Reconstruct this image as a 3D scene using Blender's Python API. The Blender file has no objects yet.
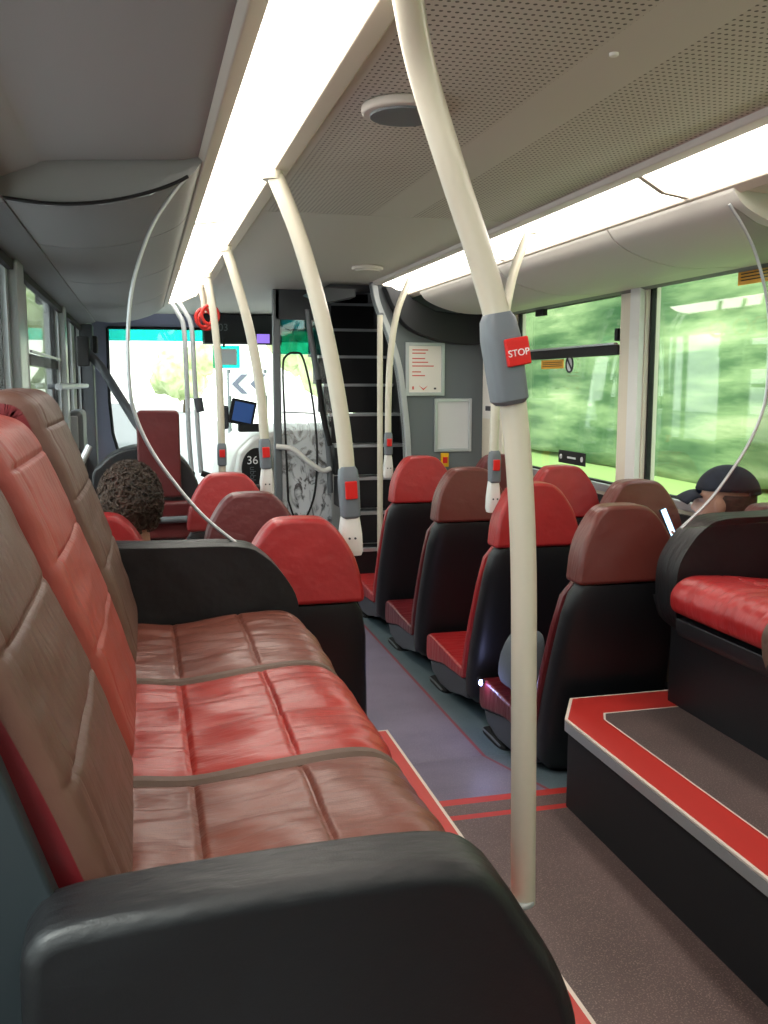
import bpy, bmesh, math, random
from mathutils import Vector, Matrix, noise
random.seed(4)
C = bpy.context.scene.collection
sc = bpy.context.scene
K = 1.42          # height of the eye above the low floor; coordinates below are written relative to the eye
# ------------------------------------------------------------------ camera
FPX = 950.0
th = math.radians(7.674); ps = math.radians(14.169)
fw = Vector((math.sin(ps)*math.cos(th), math.cos(ps)*math.cos(th), -math.sin(th)))
rt = Vector((math.cos(ps), -math.sin(ps), 0)); up = rt.cross(fw)
cd = bpy.data.cameras.new('camera'); cam = bpy.data.objects.new('camera', cd); C.objects.link(cam)
cd.sensor_fit = 'VERTICAL'; cd.sensor_height = 36.0; cd.lens = FPX/1024*36.0; cd.clip_start = 0.02
cam.matrix_world = Matrix(((rt.x, up.x, -fw.x, 0), (rt.y, up.y, -fw.y, 0), (rt.z, up.z, -fw.z, K), (0, 0, 0, 1)))
sc.camera = cam
sc.view_settings.view_transform = 'Standard'; sc.view_settings.look = 'None'
sc.view_settings.gamma = 1.0; sc.view_settings.use_curve_mapping = False
sc.view_settings.exposure = 0.35
try:
    sc.cycles.use_denoising = True; sc.cycles.max_bounces = 10; sc.cycles.transparent_max_bounces = 24
    sc.cycles.sample_clamp_indirect = 6.0
except Exception: pass
# ------------------------------------------------------------------ sky and sun
w = bpy.data.worlds.new('overcast_sky'); sc.world = w; w.use_nodes = True
nt = w.node_tree; bg = nt.nodes['Background']
tc = nt.nodes.new('ShaderNodeTexCoord'); sep = nt.nodes.new('ShaderNodeSeparateXYZ'); cr = nt.nodes.new('ShaderNodeValToRGB')
nt.links.new(tc.outputs['Generated'], sep.inputs[0]); nt.links.new(sep.outputs['Z'], cr.inputs[0]); nt.links.new(cr.outputs[0], bg.inputs[0])
cr.color_ramp.elements[0].color = (0.95, 0.97, 0.93, 1); cr.color_ramp.elements[1].color = (0.80, 0.90, 1.0, 1)
bg.inputs[1].default_value = 3.2
sd = bpy.data.lights.new('sun', 'SUN'); sd.energy = 3.2; sd.angle = math.radians(12); sd.color = (1, .96, .9)
so = bpy.data.objects.new('sun', sd); C.objects.link(so); so.rotation_euler = (math.radians(28), math.radians(-32), 0)
LIGHT_PANEL = 6.5

# ------------------------------------------------------------------ materials
def lin(c):
    return tuple((v/12.92 if v <= .04045 else ((v+.055)/1.055)**2.4) for v in [x/255 for x in c]) + (1,)
M = {}
def mat(name, rgb, rough=.5, metal=0, spec=.5, bump=0, bscale=40, var=0, vscale=8, coat=0, stretch=None, rgb2=None):
    m = bpy.data.materials.new(name); m.use_nodes = True; n = m.node_tree; b = n.nodes['Principled BSDF']
    c = lin(rgb); b.inputs['Base Color'].default_value = c
    b.inputs['Roughness'].default_value = rough; b.inputs['Metallic'].default_value = metal
    b.inputs['Specular IOR Level'].default_value = spec
    if coat: b.inputs['Coat Weight'].default_value = coat; b.inputs['Coat Roughness'].default_value = .25
    t = n.nodes.new('ShaderNodeTexCoord'); mp = n.nodes.new('ShaderNodeMapping'); n.links.new(t.outputs['Object'], mp.inputs[0])
    if stretch: mp.inputs['Scale'].default_value = stretch
    if var or rgb2:
        nz = n.nodes.new('ShaderNodeTexNoise'); nz.inputs['Scale'].default_value = vscale; nz.inputs['Detail'].default_value = 5
        n.links.new(mp.outputs[0], nz.inputs[0])
        r = n.nodes.new('ShaderNodeValToRGB'); r.color_ramp.elements[0].position = .35; r.color_ramp.elements[1].position = .65
        c2 = lin(rgb2) if rgb2 else tuple(min(1, v*(1+var)) for v in c[:3])+(1,)
        c1 = c if rgb2 else tuple(v*(1-var) for v in c[:3])+(1,)
        r.color_ramp.elements[0].color = c1; r.color_ramp.elements[1].color = c2
        n.links.new(nz.outputs[0], r.inputs[0]); n.links.new(r.outputs[0], b.inputs['Base Color'])
    if bump:
        nz = n.nodes.new('ShaderNodeTexNoise'); nz.inputs['Scale'].default_value = bscale; nz.inputs['Detail'].default_value = 4
        n.links.new(mp.outputs[0], nz.inputs[0])
        bp = n.nodes.new('ShaderNodeBump'); bp.inputs['Strength'].default_value = bump; bp.inputs['Distance'].default_value = .004
        n.links.new(nz.outputs[0], bp.inputs['Height']); n.links.new(bp.outputs[0], b.inputs['Normal'])
    M[name] = m; return m
def speck(name, base, dot, rough=.45, dens=.12, scale=260):
    m = mat(name, base, rough, var=.12, vscale=5); n = m.node_tree; b = n.nodes['Principled BSDF']
    src = b.inputs['Base Color'].links[0].from_socket
    t = n.nodes.new('ShaderNodeTexCoord'); v = n.nodes.new('ShaderNodeTexNoise'); v.inputs['Scale'].default_value = scale; v.inputs['Detail'].default_value = 1
    n.links.new(t.outputs['Object'], v.inputs[0])
    r = n.nodes.new('ShaderNodeValToRGB'); r.color_ramp.elements[0].position = .62-dens*.4; r.color_ramp.elements[1].position = .68
    r.color_ramp.elements[0].color = (0,0,0,1); r.color_ramp.elements[1].color = (.7,.7,.7,1)
    n.links.new(v.outputs[0], r.inputs[0])
    mx = n.nodes.new('ShaderNodeMix'); mx.data_type = 'RGBA'; n.links.new(r.outputs[0], mx.inputs[0]); n.links.new(src, mx.inputs[6]); mx.inputs[7].default_value = lin(dot)
    n.links.new(mx.outputs[2], b.inputs['Base Color']); return m
def glass(name, tint, ior=1.4, rough=.02):
    m = bpy.data.materials.new(name); m.use_nodes = True; n = m.node_tree
    for x in list(n.nodes): n.nodes.remove(x)
    o = n.nodes.new('ShaderNodeOutputMaterial'); tr = n.nodes.new('ShaderNodeBsdfTransparent'); tr.inputs[0].default_value = tint+(1,)
    g = n.nodes.new('ShaderNodeBsdfGlossy'); g.inputs['Roughness'].default_value = rough
    fr = n.nodes.new('ShaderNodeFresnel'); ge = n.nodes.new('ShaderNodeNewGeometry'); mr = n.nodes.new('ShaderNodeMapRange')
    mr.inputs['To Min'].default_value = ior; mr.inputs['To Max'].default_value = 1/ior; n.links.new(ge.outputs['Backfacing'], mr.inputs[0]); n.links.new(mr.outputs[0], fr.inputs[0])
    mx = n.nodes.new('ShaderNodeMixShader'); n.links.new(fr.outputs[0], mx.inputs[0]); n.links.new(tr.outputs[0], mx.inputs[1]); n.links.new(g.outputs[0], mx.inputs[2]); n.links.new(mx.outputs[0], o.inputs[0])
    M[name] = m; return m
def emit(name, rgb, s):
    m = bpy.data.materials.new(name); m.use_nodes = True; b = m.node_tree.nodes['Principled BSDF']
    b.inputs['Base Color'].default_value = lin(rgb); b.inputs['Emission Color'].default_value = lin(rgb); b.inputs['Emission Strength'].default_value = s
    M[name] = m; return m

def leather(name, rgb, rough=.36):
    m = mat(name, rgb, rough, var=.10, vscale=5, spec=.5)
    n = m.node_tree; b = n.nodes['Principled BSDF']; t = n.nodes.new('ShaderNodeTexCoord')
    a = n.nodes.new('ShaderNodeTexNoise'); a.inputs['Scale'].default_value = 380; n.links.new(t.outputs['Object'], a.inputs[0])
    mp = n.nodes.new('ShaderNodeMapping'); mp.inputs['Scale'].default_value = (.35, 1.3, .35); n.links.new(t.outputs['Object'], mp.inputs[0])
    c = n.nodes.new('ShaderNodeTexNoise'); c.inputs['Scale'].default_value = 26; c.inputs['Detail'].default_value = 3; n.links.new(mp.outputs[0], c.inputs[0])
    b1 = n.nodes.new('ShaderNodeBump'); b1.inputs['Strength'].default_value = .12; b1.inputs['Distance'].default_value = .002
    b2 = n.nodes.new('ShaderNodeBump'); b2.inputs['Strength'].default_value = .65; b2.inputs['Distance'].default_value = .009
    n.links.new(a.outputs[0], b1.inputs['Height']); n.links.new(c.outputs[0], b2.inputs['Height']); n.links.new(b1.outputs[0], b2.inputs['Normal']); n.links.new(b2.outputs[0], b.inputs['Normal'])
    return m
leather('red_leather', (160, 34, 36)); leather('maroon_leather', (100, 44, 38)); leather('maroon_dark', (96, 22, 28)); leather('wine_leather', (92, 30, 32))
leather('bench_red', (154, 42, 34), .36); leather('bench_brown', (110, 60, 48), .38); leather('back_brown_hazed', (86, 56, 46), .5); leather('back_red_hazed', (140, 52, 42), .5)  # back leathers duller than the cushions, light haze painted into the colour
leather('black_leather', (17, 18, 21), .46)
mat('black_plastic', (20, 21, 25), .45, bump=.15, bscale=300); mat('dark_grey', (62, 66, 72), .5); mat('mid_grey', (98, 104, 108), .45)
mat('rubber', (16, 16, 17), .7); mat('left_frame', (178, 184, 186), .5); mat('divider_strip', (92, 70, 58), .6, bump=.4, bscale=60)
mat('ceiling_plain', (196, 190, 182), .6); mat('cove_shaded', (150, 150, 148), .62, bump=.1, bscale=300); mat('cove_lit', (205, 202, 194), .55)  # cove tones carry the light: left cove painted shaded, right cove painted lit
mat('trim_cream', (196, 186, 170), .5); mat('header_grey', (120, 122, 122), .55)
mat('pole_cream', (208, 203, 186), .3, coat=.3); mat('pole_grey', (176, 184, 186), .3, coat=.3); mat('white_plastic', (226, 226, 222), .4)
mat('wall_grey', (104, 112, 116), .6, bump=.1, bscale=200); mat('wall_cream', (224, 216, 198), .55); mat('wall_black', (24, 26, 30), .6)
mat('lavender', (150, 152, 178), .5); mat('silver', (190, 194, 198), .35, metal=.6); mat('button_red', (214, 34, 30), .35); mat('box_grey', (104, 112, 120), .45)
speck('floor_brown', (92, 74, 72), (150, 128, 118)); speck('floor_purple', (114, 106, 124), (156, 146, 158)); speck('floor_teal', (92, 108, 114), (130, 144, 150))
mat('floor_red', (186, 46, 40), .45); mat('floor_line', (138, 62, 72), .5); mat('white_line', (220, 205, 195), .5); speck('step_brown', (88, 74, 72), (150, 130, 122))
glass('window_glass', (.93, .97, .94)); glass('window_glass_left', (.93, .97, .96), 1.12); glass('screen_glass', (.80, .80, .80)); glass('teal_glass', (.10, .60, .55)); glass('clear_cab', (.86, .90, .92))
emit('light_diffuser', (255, 247, 236), LIGHT_PANEL); emit('led_blue', (160, 170, 255), 30); emit('screen_blue', (40, 74, 130), .35); emit('screen_purple', (140, 110, 210), .9); emit('phone_glow', (170, 215, 255), 2.5)
mat('paper', (232, 228, 222), .6); mat('paper_grey', (212, 214, 216), .5); mat('ink_red', (206, 96, 88), .6); mat('ink_dark', (60, 60, 66), .6)
mat('yellow', (230, 178, 24), .5); mat('orange_label', (235, 170, 50), .5); mat('bag_grey', (92, 98, 104), .85, bump=.3, bscale=160)
mat('hair_dark', (66, 50, 40), .75, bump=1.0, bscale=120, var=.4, vscale=60); mat('skin', (196, 146, 122), .5, bump=.05, bscale=200)
mat('navy_cloth', (24, 28, 42), .85, bump=.3, bscale=400, var=.3, vscale=30); mat('dark_cloth', (34, 34, 38), .9, bump=.3, bscale=300); mat('brown_cloth', (74, 62, 50), .9, bump=.3, bscale=300)
mat('asphalt', (150, 150, 152), .8, var=.06, vscale=3); mat('verge', (146, 170, 100), .9, rgb2=(122, 150, 80), vscale=2, stretch=(1, .05, 1))
mat('strap_red', (190, 36, 30), .5); mat('shell_grey', (30, 38, 42), .5); mat('arrow_washed', (104, 106, 124), .6); mat('sign_white', (240, 240, 240), .5); mat('bark', (88, 74, 58), .9, bump=.5, bscale=20)
# foliage: greens in long smears along the road, dark and light
def foliage(name, stretch, scale):
    m = mat(name, (90, 130, 60), .9); n = m.node_tree; b = n.nodes['Principled BSDF']; b.inputs['Specular IOR Level'].default_value = .1
    t = n.nodes.new('ShaderNodeTexCoord'); mp = n.nodes.new('ShaderNodeMapping'); mp.inputs['Scale'].default_value = stretch; n.links.new(t.outputs['Object'], mp.inputs[0])
    z = n.nodes.new('ShaderNodeTexNoise'); z.inputs['Scale'].default_value = scale; z.inputs['Detail'].default_value = 7; z.inputs['Roughness'].default_value = .62; n.links.new(mp.outputs[0], z.inputs[0])
    r = n.nodes.new('ShaderNodeValToRGB'); e = r.color_ramp.elements
    e[0].position = .36; e[0].color = lin((52, 84, 52)); e[1].position = .68; e[1].color = lin((170, 182, 138))
    x = e.new(.46); x.color = lin((84, 112, 74)); x = e.new(.56); x.color = lin((126, 150, 104))
    n.links.new(z.outputs[0], r.inputs[0]); n.links.new(r.outputs[0], b.inputs['Base Color'])
foliage('hedge_green', (1, .16, 1.15), 1.9); mat('tree_green', (150, 170, 110), .9, rgb2=(196, 206, 160), vscale=2)
# perforated ceiling: real pattern of small dark holes
def perforated():
    m = mat('ceiling_perforated', (192, 185, 176), .6); n = m.node_tree; b = n.nodes['Principled BSDF']
    t = n.nodes.new('ShaderNodeTexCoord'); s = n.nodes.new('ShaderNodeSeparateXYZ'); n.links.new(t.outputs['Object'], s.inputs[0])
    def mth(op, a, v=None):
        x = n.nodes.new('ShaderNodeMath'); x.operation = op
        if hasattr(a, 'links'): n.links.new(a, x.inputs[0])
        else: x.inputs[0].default_value = a
        if v is not None:
            if hasattr(v, 'links'): n.links.new(v, x.inputs[1])
            else: x.inputs[1].default_value = v
        return x.outputs[0]
    P = .0145
    fx = mth('SUBTRACT', mth('FRACT', mth('DIVIDE', s.outputs['X'], P)), .5); fy = mth('SUBTRACT', mth('FRACT', mth('DIVIDE', s.outputs['Y'], P*1.5)), .5)
    fy = mth('MULTIPLY', fy, 1.5)
    d = mth('SQRT', mth('ADD', mth('MULTIPLY', fx, fx), mth('MULTIPLY', fy, fy)))
    hole = mth('LESS_THAN', d, .26)
    mx = n.nodes.new('ShaderNodeMix'); mx.data_type = 'RGBA'; n.links.new(hole, mx.inputs[0]); mx.inputs[6].default_value = lin((192, 185, 176)); mx.inputs[7].default_value = lin((84, 76, 70))
    n.links.new(mx.outputs[2], b.inputs['Base Color'])
perforated()
# printed cab screen: grey picture fading to clear upwards
def cabprint():
    m = bpy.data.materials.new('cab_print'); m.use_nodes = True; n = m.node_tree; b = n.nodes['Principled BSDF']; o = n.nodes['Material Output']
    t = n.nodes.new('ShaderNodeTexCoord'); mp = n.nodes.new('ShaderNodeMapping'); mp.inputs['Scale'].default_value = (1.6, 1, 1); n.links.new(t.outputs['Object'], mp.inputs[0])
    z = n.nodes.new('ShaderNodeTexNoise'); z.inputs['Scale'].default_value = 6; z.inputs['Detail'].default_value = 8; z.inputs['Distortion'].default_value = 2.2; n.links.new(mp.outputs[0], z.inputs[0])
    r = n.nodes.new('ShaderNodeValToRGB'); r.color_ramp.elements[0].position = .36; r.color_ramp.elements[1].position = .50
    r.color_ramp.elements[0].color = (.015, .018, .02, 1); r.color_ramp.elements[1].color = (.8, .85, .88, 1); n.links.new(z.outputs[0], r.inputs[0]); n.links.new(r.outputs[0], b.inputs['Base Color'])
    s = n.nodes.new('ShaderNodeSeparateXYZ'); n.links.new(t.outputs['Object'], s.inputs[0])
    mr = n.nodes.new('ShaderNodeMapRange'); mr.inputs['From Min'].default_value = .35; mr.inputs['From Max'].default_value = 1.45; mr.inputs['To Min'].default_value = .8; mr.inputs['To Max'].default_value = .12; n.links.new(s.outputs['Z'], mr.inputs[0])
    tr = n.nodes.new('ShaderNodeBsdfTransparent'); mx = n.nodes.new('ShaderNodeMixShader')
    b.inputs['Roughness'].default_value = .25
    n.links.new(mr.outputs[0], mx.inputs[0]); n.links.new(tr.outputs[0], mx.inputs[1]); n.links.new(b.outputs[0], mx.inputs[2]); n.links.new(mx.outputs[0], o.inputs[0]); M['cab_print'] = m
cabprint()

# ------------------------------------------------------------------ helpers
def base(o):
    while o.parent: o = o.parent
    return Vector(o.get('_o', (0, 0, 0)))
def finish(name, me, mats, parent=None, bev=0, smooth=True, shift=None, seg=3, sub=0):
    for m in (mats if isinstance(mats, (list, tuple)) else [mats]): me.materials.append(M[m])
    o = bpy.data.objects.new(name, me); C.objects.link(o)
    if parent:
        off = -base(parent)
        o.parent = parent
    else: off = Vector((0, 0, K))
    me.transform(Matrix.Translation(off))
    if smooth: me.polygons.foreach_set('use_smooth', [True]*len(me.polygons))
    if bev:
        b = o.modifiers.new('b', 'BEVEL'); b.width = bev; b.segments = seg; b.limit_method = 'ANGLE'; b.angle_limit = math.radians(30)
        if smooth: b.harden_normals = False; wn = o.modifiers.new('w', 'WEIGHTED_NORMAL')
    elif smooth:
        try: me.set_sharp_from_angle(angle=math.radians(40))
        except Exception: pass
    if sub:
        s = o.modifiers.new('s', 'SUBSURF'); s.levels = sub; s.render_levels = sub
    return o
def obj(name, bm, mats, parent=None, **k):
    bmesh.ops.recalc_face_normals(bm, faces=bm.faces[:])
    me = bpy.data.meshes.new(name); bm.to_mesh(me); bm.free(); return finish(name, me, mats, parent, **k)
def thing(name, label, cat, loc=(0, 0, 0), group=None, origin=False):
    o = bpy.data.objects.new(name, None); C.objects.link(o); o.empty_display_size = .05
    o['label'] = label; o['category'] = cat; o['_o'] = tuple(loc)
    o.location = (loc[0], loc[1], loc[2]+K) if not origin else loc
    if group: o['group'] = group
    return o
def tag(o, label, cat, group=None, kind=None):
    o['label'] = label; o['category'] = cat
    if group: o['group'] = group
    if kind: o['kind'] = kind
    return o
def struct(name, bm, mats, **k):
    o = obj(name, bm, mats, **k); o['kind'] = 'structure'; return o
NB = bmesh.new
def box(bm, x0, x1, y0, y1, z0, z1, mi=0):
    v = [bm.verts.new((x, y, z)) for x in (x0, x1) for y in (y0, y1) for z in (z0, z1)]
    for f in ((0, 1, 3, 2), (4, 6, 7, 5), (0, 4, 5, 1), (2, 3, 7, 6), (0, 2, 6, 4), (1, 5, 7, 3)):
        bm.faces.new([v[i] for i in f]).material_index = mi
    return bm
def B(x0, x1, y0, y1, z0, z1): return box(NB(), x0, x1, y0, y1, z0, z1)
def prism(bm, pts, a0, a1, axis='y', mi=0):
    """polygon pts (p,q) extruded along axis; y: (x,z), x: (y,z), z: (x,y)"""
    f = {'y': lambda p, a: (p[0], a, p[1]), 'x': lambda p, a: (a, p[0], p[1]), 'z': lambda p, a: (p[0], p[1], a)}[axis]
    A = [bm.verts.new(f(p, a0)) for p in pts]; D = [bm.verts.new(f(p, a1)) for p in pts]
    bm.faces.new(A).material_index = mi; bm.faces.new(D[::-1]).material_index = mi
    for i in range(len(pts)):
        j = (i+1) % len(pts); bm.faces.new((A[i], D[i], D[j], A[j])).material_index = mi
    return bm
def PR(pts, a0, a1, axis='y'): return prism(NB(), pts, a0, a1, axis)
def smooth_path(pts, n=6):
    P = [Vector(p) for p in pts]; P = [P[0]*2-P[1]]+P+[P[-1]*2-P[-2]]; out = []
    for i in range(1, len(P)-2):
        a, b, c, d = P[i-1:i+3]
        for k in range(n):
            t = k/n; out.append(.5*((2*b)+(c-a)*t+(2*a-5*b+4*c-d)*t*t+(3*b-a-3*c+d)*t**3))
    out.append(P[-2]); return out
def tube(bm, pts, r, seg=14, curve=0, mi=0):
    P = smooth_path(pts, curve) if curve else [Vector(p) for p in pts]
    rings = []; n0 = None
    for i, p in enumerate(P):
        t = (P[min(i+1, len(P)-1)]-P[max(i-1, 0)]).normalized()
        if n0 is None: n0 = t.orthogonal().normalized()
        n0 = (n0-t*n0.dot(t)).normalized(); b = t.cross(n0); rr = r[i] if isinstance(r, (list, tuple)) else r
        rings.append([bm.verts.new(p+(n0*math.cos(a)+b*math.sin(a))*rr) for a in [2*math.pi*k/seg for k in range(seg)]])
    for A, D in zip(rings, rings[1:]):
        for k in range(seg): bm.faces.new((A[k], A[(k+1) % seg], D[(k+1) % seg], D[k])).material_index = mi
    bm.faces.new(rings[0][::-1]); bm.faces.new(rings[-1]); return bm
def T(pts, r, **k): return tube(NB(), pts, r, **k)
def loft(bm, rings, n=28, p=3.5):
    """rings: (centre, half u vector, half v vector): superellipse sections"""
    R = []
    for c, u, v in rings:
        c, u, v = Vector(c), Vector(u), Vector(v); L = []
        for k in range(n):
            a = 2*math.pi*k/n; ca, sa = math.cos(a), math.sin(a)
            L.append(bm.verts.new(c+u*(math.copysign(abs(ca)**(2/p), ca))+v*(math.copysign(abs(sa)**(2/p), sa))))
        R.append(L)
    for A, D in zip(R, R[1:]):
        for k in range(n): bm.faces.new((A[k], A[(k+1) % n], D[(k+1) % n], D[k]))
    bm.faces.new(R[0][::-1]); bm.faces.new(R[-1]); return bm
def disc(bm, c, r, h, n=40, axis='z'):
    c = Vector(c); e = {'z': (Vector((1, 0, 0)), Vector((0, 1, 0)), Vector((0, 0, 1))), 'y': (Vector((1, 0, 0)), Vector((0, 0, 1)), Vector((0, 1, 0))), 'x': (Vector((0, 1, 0)), Vector((0, 0, 1)), Vector((1, 0, 0)))}[axis]
    prev = None; rs = []
    for hh in (0, h): rs.append([bm.verts.new(c+e[0]*r*math.cos(2*math.pi*k/n)+e[1]*r*math.sin(2*math.pi*k/n)+e[2]*hh) for k in range(n)])
    bm.faces.new(rs[0]); bm.faces.new(rs[1][::-1])
    for k in range(n): bm.faces.new((rs[0][k], rs[1][k], rs[1][(k+1) % n], rs[0][(k+1) % n]))
    return bm
def text(name, s, loc, size, m, parent, rot=(math.pi/2, 0, 0), ext=.0008):
    # lettering is turned into an ordinary mesh
    c = bpy.data.curves.new(name, 'FONT'); c.body = s; c.size = size; c.extrude = ext; c.align_x = 'CENTER'; c.align_y = 'CENTER'; c.materials.append(M[m])
    o = bpy.data.objects.new(name, c); C.objects.link(o); o.rotation_euler = rot
    bpy.context.view_layer.update()
    me = bpy.data.meshes.new_from_object(o.evaluated_get(bpy.context.evaluated_depsgraph_get())); q = bpy.data.objects.new(name, me); C.objects.link(q)
    bpy.data.objects.remove(o); me.transform(Matrix.Rotation(0, 4, 'X')); q.rotation_euler = rot
    if parent: q.parent = parent; q.location = Vector(loc)-base(parent)
    else: q.location = Vector(loc)+Vector((0, 0, K))
    return q
def arc_len(P): 
    s = [0]
    for a, b in zip(P, P[1:]): s.append(s[-1]+(b-a).length)
    return s
def pad(path, y0, y1, thick, nu=64, nv=40, puff=.018, gs=(), gv=(), depth=.01, gw=.010, mirror=None, seed=0, wr=.004, wdir='v', edge=.16):
    """upholstered pad: (x,z) path swept from y0 to y1, domed, with stitched grooves at arc lengths gs and at widths gv"""
    P = [Vector((p[0], 0, p[1])) for p in path]; P = [Vector((p.x, 0, p.z)) for p in smooth_path(P, 8)]; S = arc_len(P); L = S[-1]
    def at(s):
        for i in range(len(P)-1):
            if s <= S[i+1] or i == len(P)-2:
                t = (s-S[i])/max(1e-6, S[i+1]-S[i]); return P[i].lerp(P[i+1], t), (P[i+1]-P[i]).normalized()
    bm = NB(); F = []; Bk = []
    W = y1-y0
    for i in range(nu+1):
        u = i/nu; s = u*L; p, t = at(s); nrm = Vector((-t.z, 0, t.x))
        if mirror is None: pass
        fr, br = [], []
        for j in range(nv+1):
            v = j/nv; y = y0+v*W
            ev = min(v, 1-v)*W; eu = min(s, L-s)
            R = .028
            h = 0
            for e in (ev, eu):
                q = min(1, e/R); h += -(R)*(1-math.sqrt(max(0, 1-(1-q)**2)))*.8
            h += puff*(math.sin(math.pi*v)**.5)*(math.sin(math.pi*min(1, max(0, u)))**.4)-puff*.5
            for g in gs: h -= depth*min(1, ev/.05)*math.exp(-((s-g)/gw)**2)
            for g in gv: h -= depth*math.exp(-(((v-g)*W)/gw)**2)
            a = Vector((s*7, y*26, seed)) if wdir == 'v' else Vector((s*26, y*7, seed))
            win = min(1, ev/.06)*min(1, eu/.06)
            h += wr*win*noise.noise(a)+wr*1.2*win*noise.noise(Vector((s*9, y*9, seed+7)))
            q = p+nrm*h+Vector((0, y, 0)); b_ = p-nrm*thick+Vector((0, y, 0))
            fr.append(bm.verts.new(q)); br.append(bm.verts.new(b_))
        F.append(fr); Bk.append(br)
    for i in range(nu):
        for j in range(nv):
            bm.faces.new((F[i][j], F[i+1][j], F[i+1][j+1], F[i][j+1])); bm.faces.new((Bk[i][j], Bk[i][j+1], Bk[i+1][j+1], Bk[i+1][j])).material_index = 1
    for i in range(nu):
        for j in (0, nv):
            bm.faces.new((F[i][j], Bk[i][j], Bk[i+1][j], F[i+1][j])).material_index = 1
    for j in range(nv):
        for i in (0, nu):
            bm.faces.new((F[i][j], F[i][j+1], Bk[i][j+1], Bk[i][j])).material_index = 1
    if mirror is not None:
        for v in bm.verts: v.co.x = min(2.205, mirror-v.co.x)
    return bm
def blob(name, prims, m, parent, vox=.008, sm=4):
    """one continuous skin around capsules ('c', a, b, ra, rb) and ellipsoids ('e', centre, radii)"""
    bm = NB()
    for q in prims:
        if q[0] == 'c':
            _, a, b, ra, rb = q; a, b = Vector(a), Vector(b); n = 6
            r = bmesh.ops.create_icosphere(bm, subdivisions=2, radius=ra)['verts']; bmesh.ops.translate(bm, verts=r, vec=a)
            r = bmesh.ops.create_icosphere(bm, subdivisions=2, radius=rb)['verts']; bmesh.ops.translate(bm, verts=r, vec=b)
            tube(bm, [a, b], [ra, rb], seg=16)
        else:
            _, c, rr = q[:3]; r = bmesh.ops.create_icosphere(bm, subdivisions=3, radius=1)['verts']
            Mx = Matrix.Translation(Vector(c)) @ (q[3] if len(q) > 3 else Matrix.Identity(4)) @ Matrix.Diagonal((rr[0], rr[1], rr[2], 1))
            for v in r: v.co = Mx @ v.co
    me = bpy.data.meshes.new(name); bm.to_mesh(me); bm.free(); o = finish(name, me, m, parent)
    r = o.modifiers.new('r', 'REMESH'); r.mode = 'VOXEL'; r.voxel_size = vox; r.use_smooth_shade = True
    s = o.modifiers.new('s', 'SMOOTH'); s.factor = .5; s.iterations = sm
    return o
def copy_tree(o, parent=None):
    c = o.copy(); C.objects.link(c); c.parent = parent
    for ch in [x for x in o.children]: copy_tree(ch, c)
    return c

# ------------------------------------------------------------------ shell of the bus
XL, XR, YB, YF = -.42, 2.22, -1.1, 9.0
ZF, ZR, ZS, ZC = -1.42, -1.30, -1.02, .63     # low floor, rear floor, step, ceiling
CX = .93
WIN_B, WIN_T = -.50, .45
bm = NB()   # floor: rear level, ramp, low level, with the coloured bands
def quad(bm, x0, x1, y0, y1, z0, z1, mi):
    v = [bm.verts.new(p) for p in ((x0, y0, z0), (x1, y0, z0), (x1, y1, z1), (x0, y1, z1))]; bm.faces.new(v).material_index = mi
quad(bm, XL-.06, XR+.06, YB, 2.57, ZR, ZR, 0); quad(bm, XL-.06, XR+.06, 2.57, 2.60, ZR, ZR, 3); quad(bm, XL-.06, XR+.06, 2.60, 2.67, ZR, ZR, 0)
quad(bm, XL-.06, XR+.06, 2.67, 2.71, ZR, ZR, 3)
quad(bm, XL-.06, 1.225, 2.71, 3.3, ZR, ZF, 1); quad(bm, 1.225, 1.238, 2.71, 3.3, ZR, ZF, 4); quad(bm, 1.238, XR+.06, 2.71, 3.3, ZR, ZF, 2)
quad(bm, XL-.06, 1.225, 3.3, YF, ZF, ZF, 1); quad(bm, 1.225, 1.238, 3.3, YF, ZF, ZF, 4); quad(bm, 1.238, XR+.06, 3.3, YF, ZF, ZF, 2)
bmesh.ops.remove_doubles(bm, verts=bm.verts[:], dist=.0005)
for f in bm.faces:
    if f.normal.z < 0: f.normal_flip()
me = bpy.data.meshes.new('floor'); bm.to_mesh(me); bm.free()
fl = finish('floor', me, ['floor_brown', 'floor_purple', 'floor_teal', 'floor_red', 'floor_line'], smooth=False); fl['kind'] = 'structure'
struct('floor_slab', B(XL-.06, XR+.06, YB, YF, ZF-.1, ZF-.004), 'wall_black', smooth=False)
# thin red line on the aisle floor is inside the floor mesh above
# steps either side (podiums)
def podium(name, pts, z0, z1, edge_pts):
    o = struct(name, PR(pts, z0, z1-.035, 'z'), 'wall_black', smooth=False)
    return o
SL = [(XL-.05, YB), (.67, YB), (.67, 2.62), (XL-.05, 2.62)]
SR = [(1.235, YB), (1.235, 2.58), (1.33, 2.75), (XR+.05, 2.75), (XR+.05, YB)]
struct('floor_podium_left', PR(SL, ZR-.1, ZS-.036, 'z'), 'wall_black', smooth=False)
struct('floor_podium_right', PR(SR, ZR-.1, ZS-.036, 'z'), 'wall_black', smooth=False)
def ring_top(name, outer, inner, z, m):   # band of colour with real thickness
    bm = NB(); n = len(outer)
    for zz, flip in ((z, 0), (z-.006, 1)):
        pass
    O = [bm.verts.new((p[0], p[1], z)) for p in outer]; I = [bm.verts.new((p[0], p[1], z)) for p in inner]
    for i in range(n-1): bm.faces.new((O[i], O[i+1], I[i+1], I[i]))
    r = bmesh.ops.extrude_face_region(bm, geom=bm.faces[:]); vs = [g for g in r['geom'] if isinstance(g, bmesh.types.BMVert)]
    bmesh.ops.translate(bm, verts=vs, vec=(0, 0, -.006)); return struct(name, bm, m, smooth=False)
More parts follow.
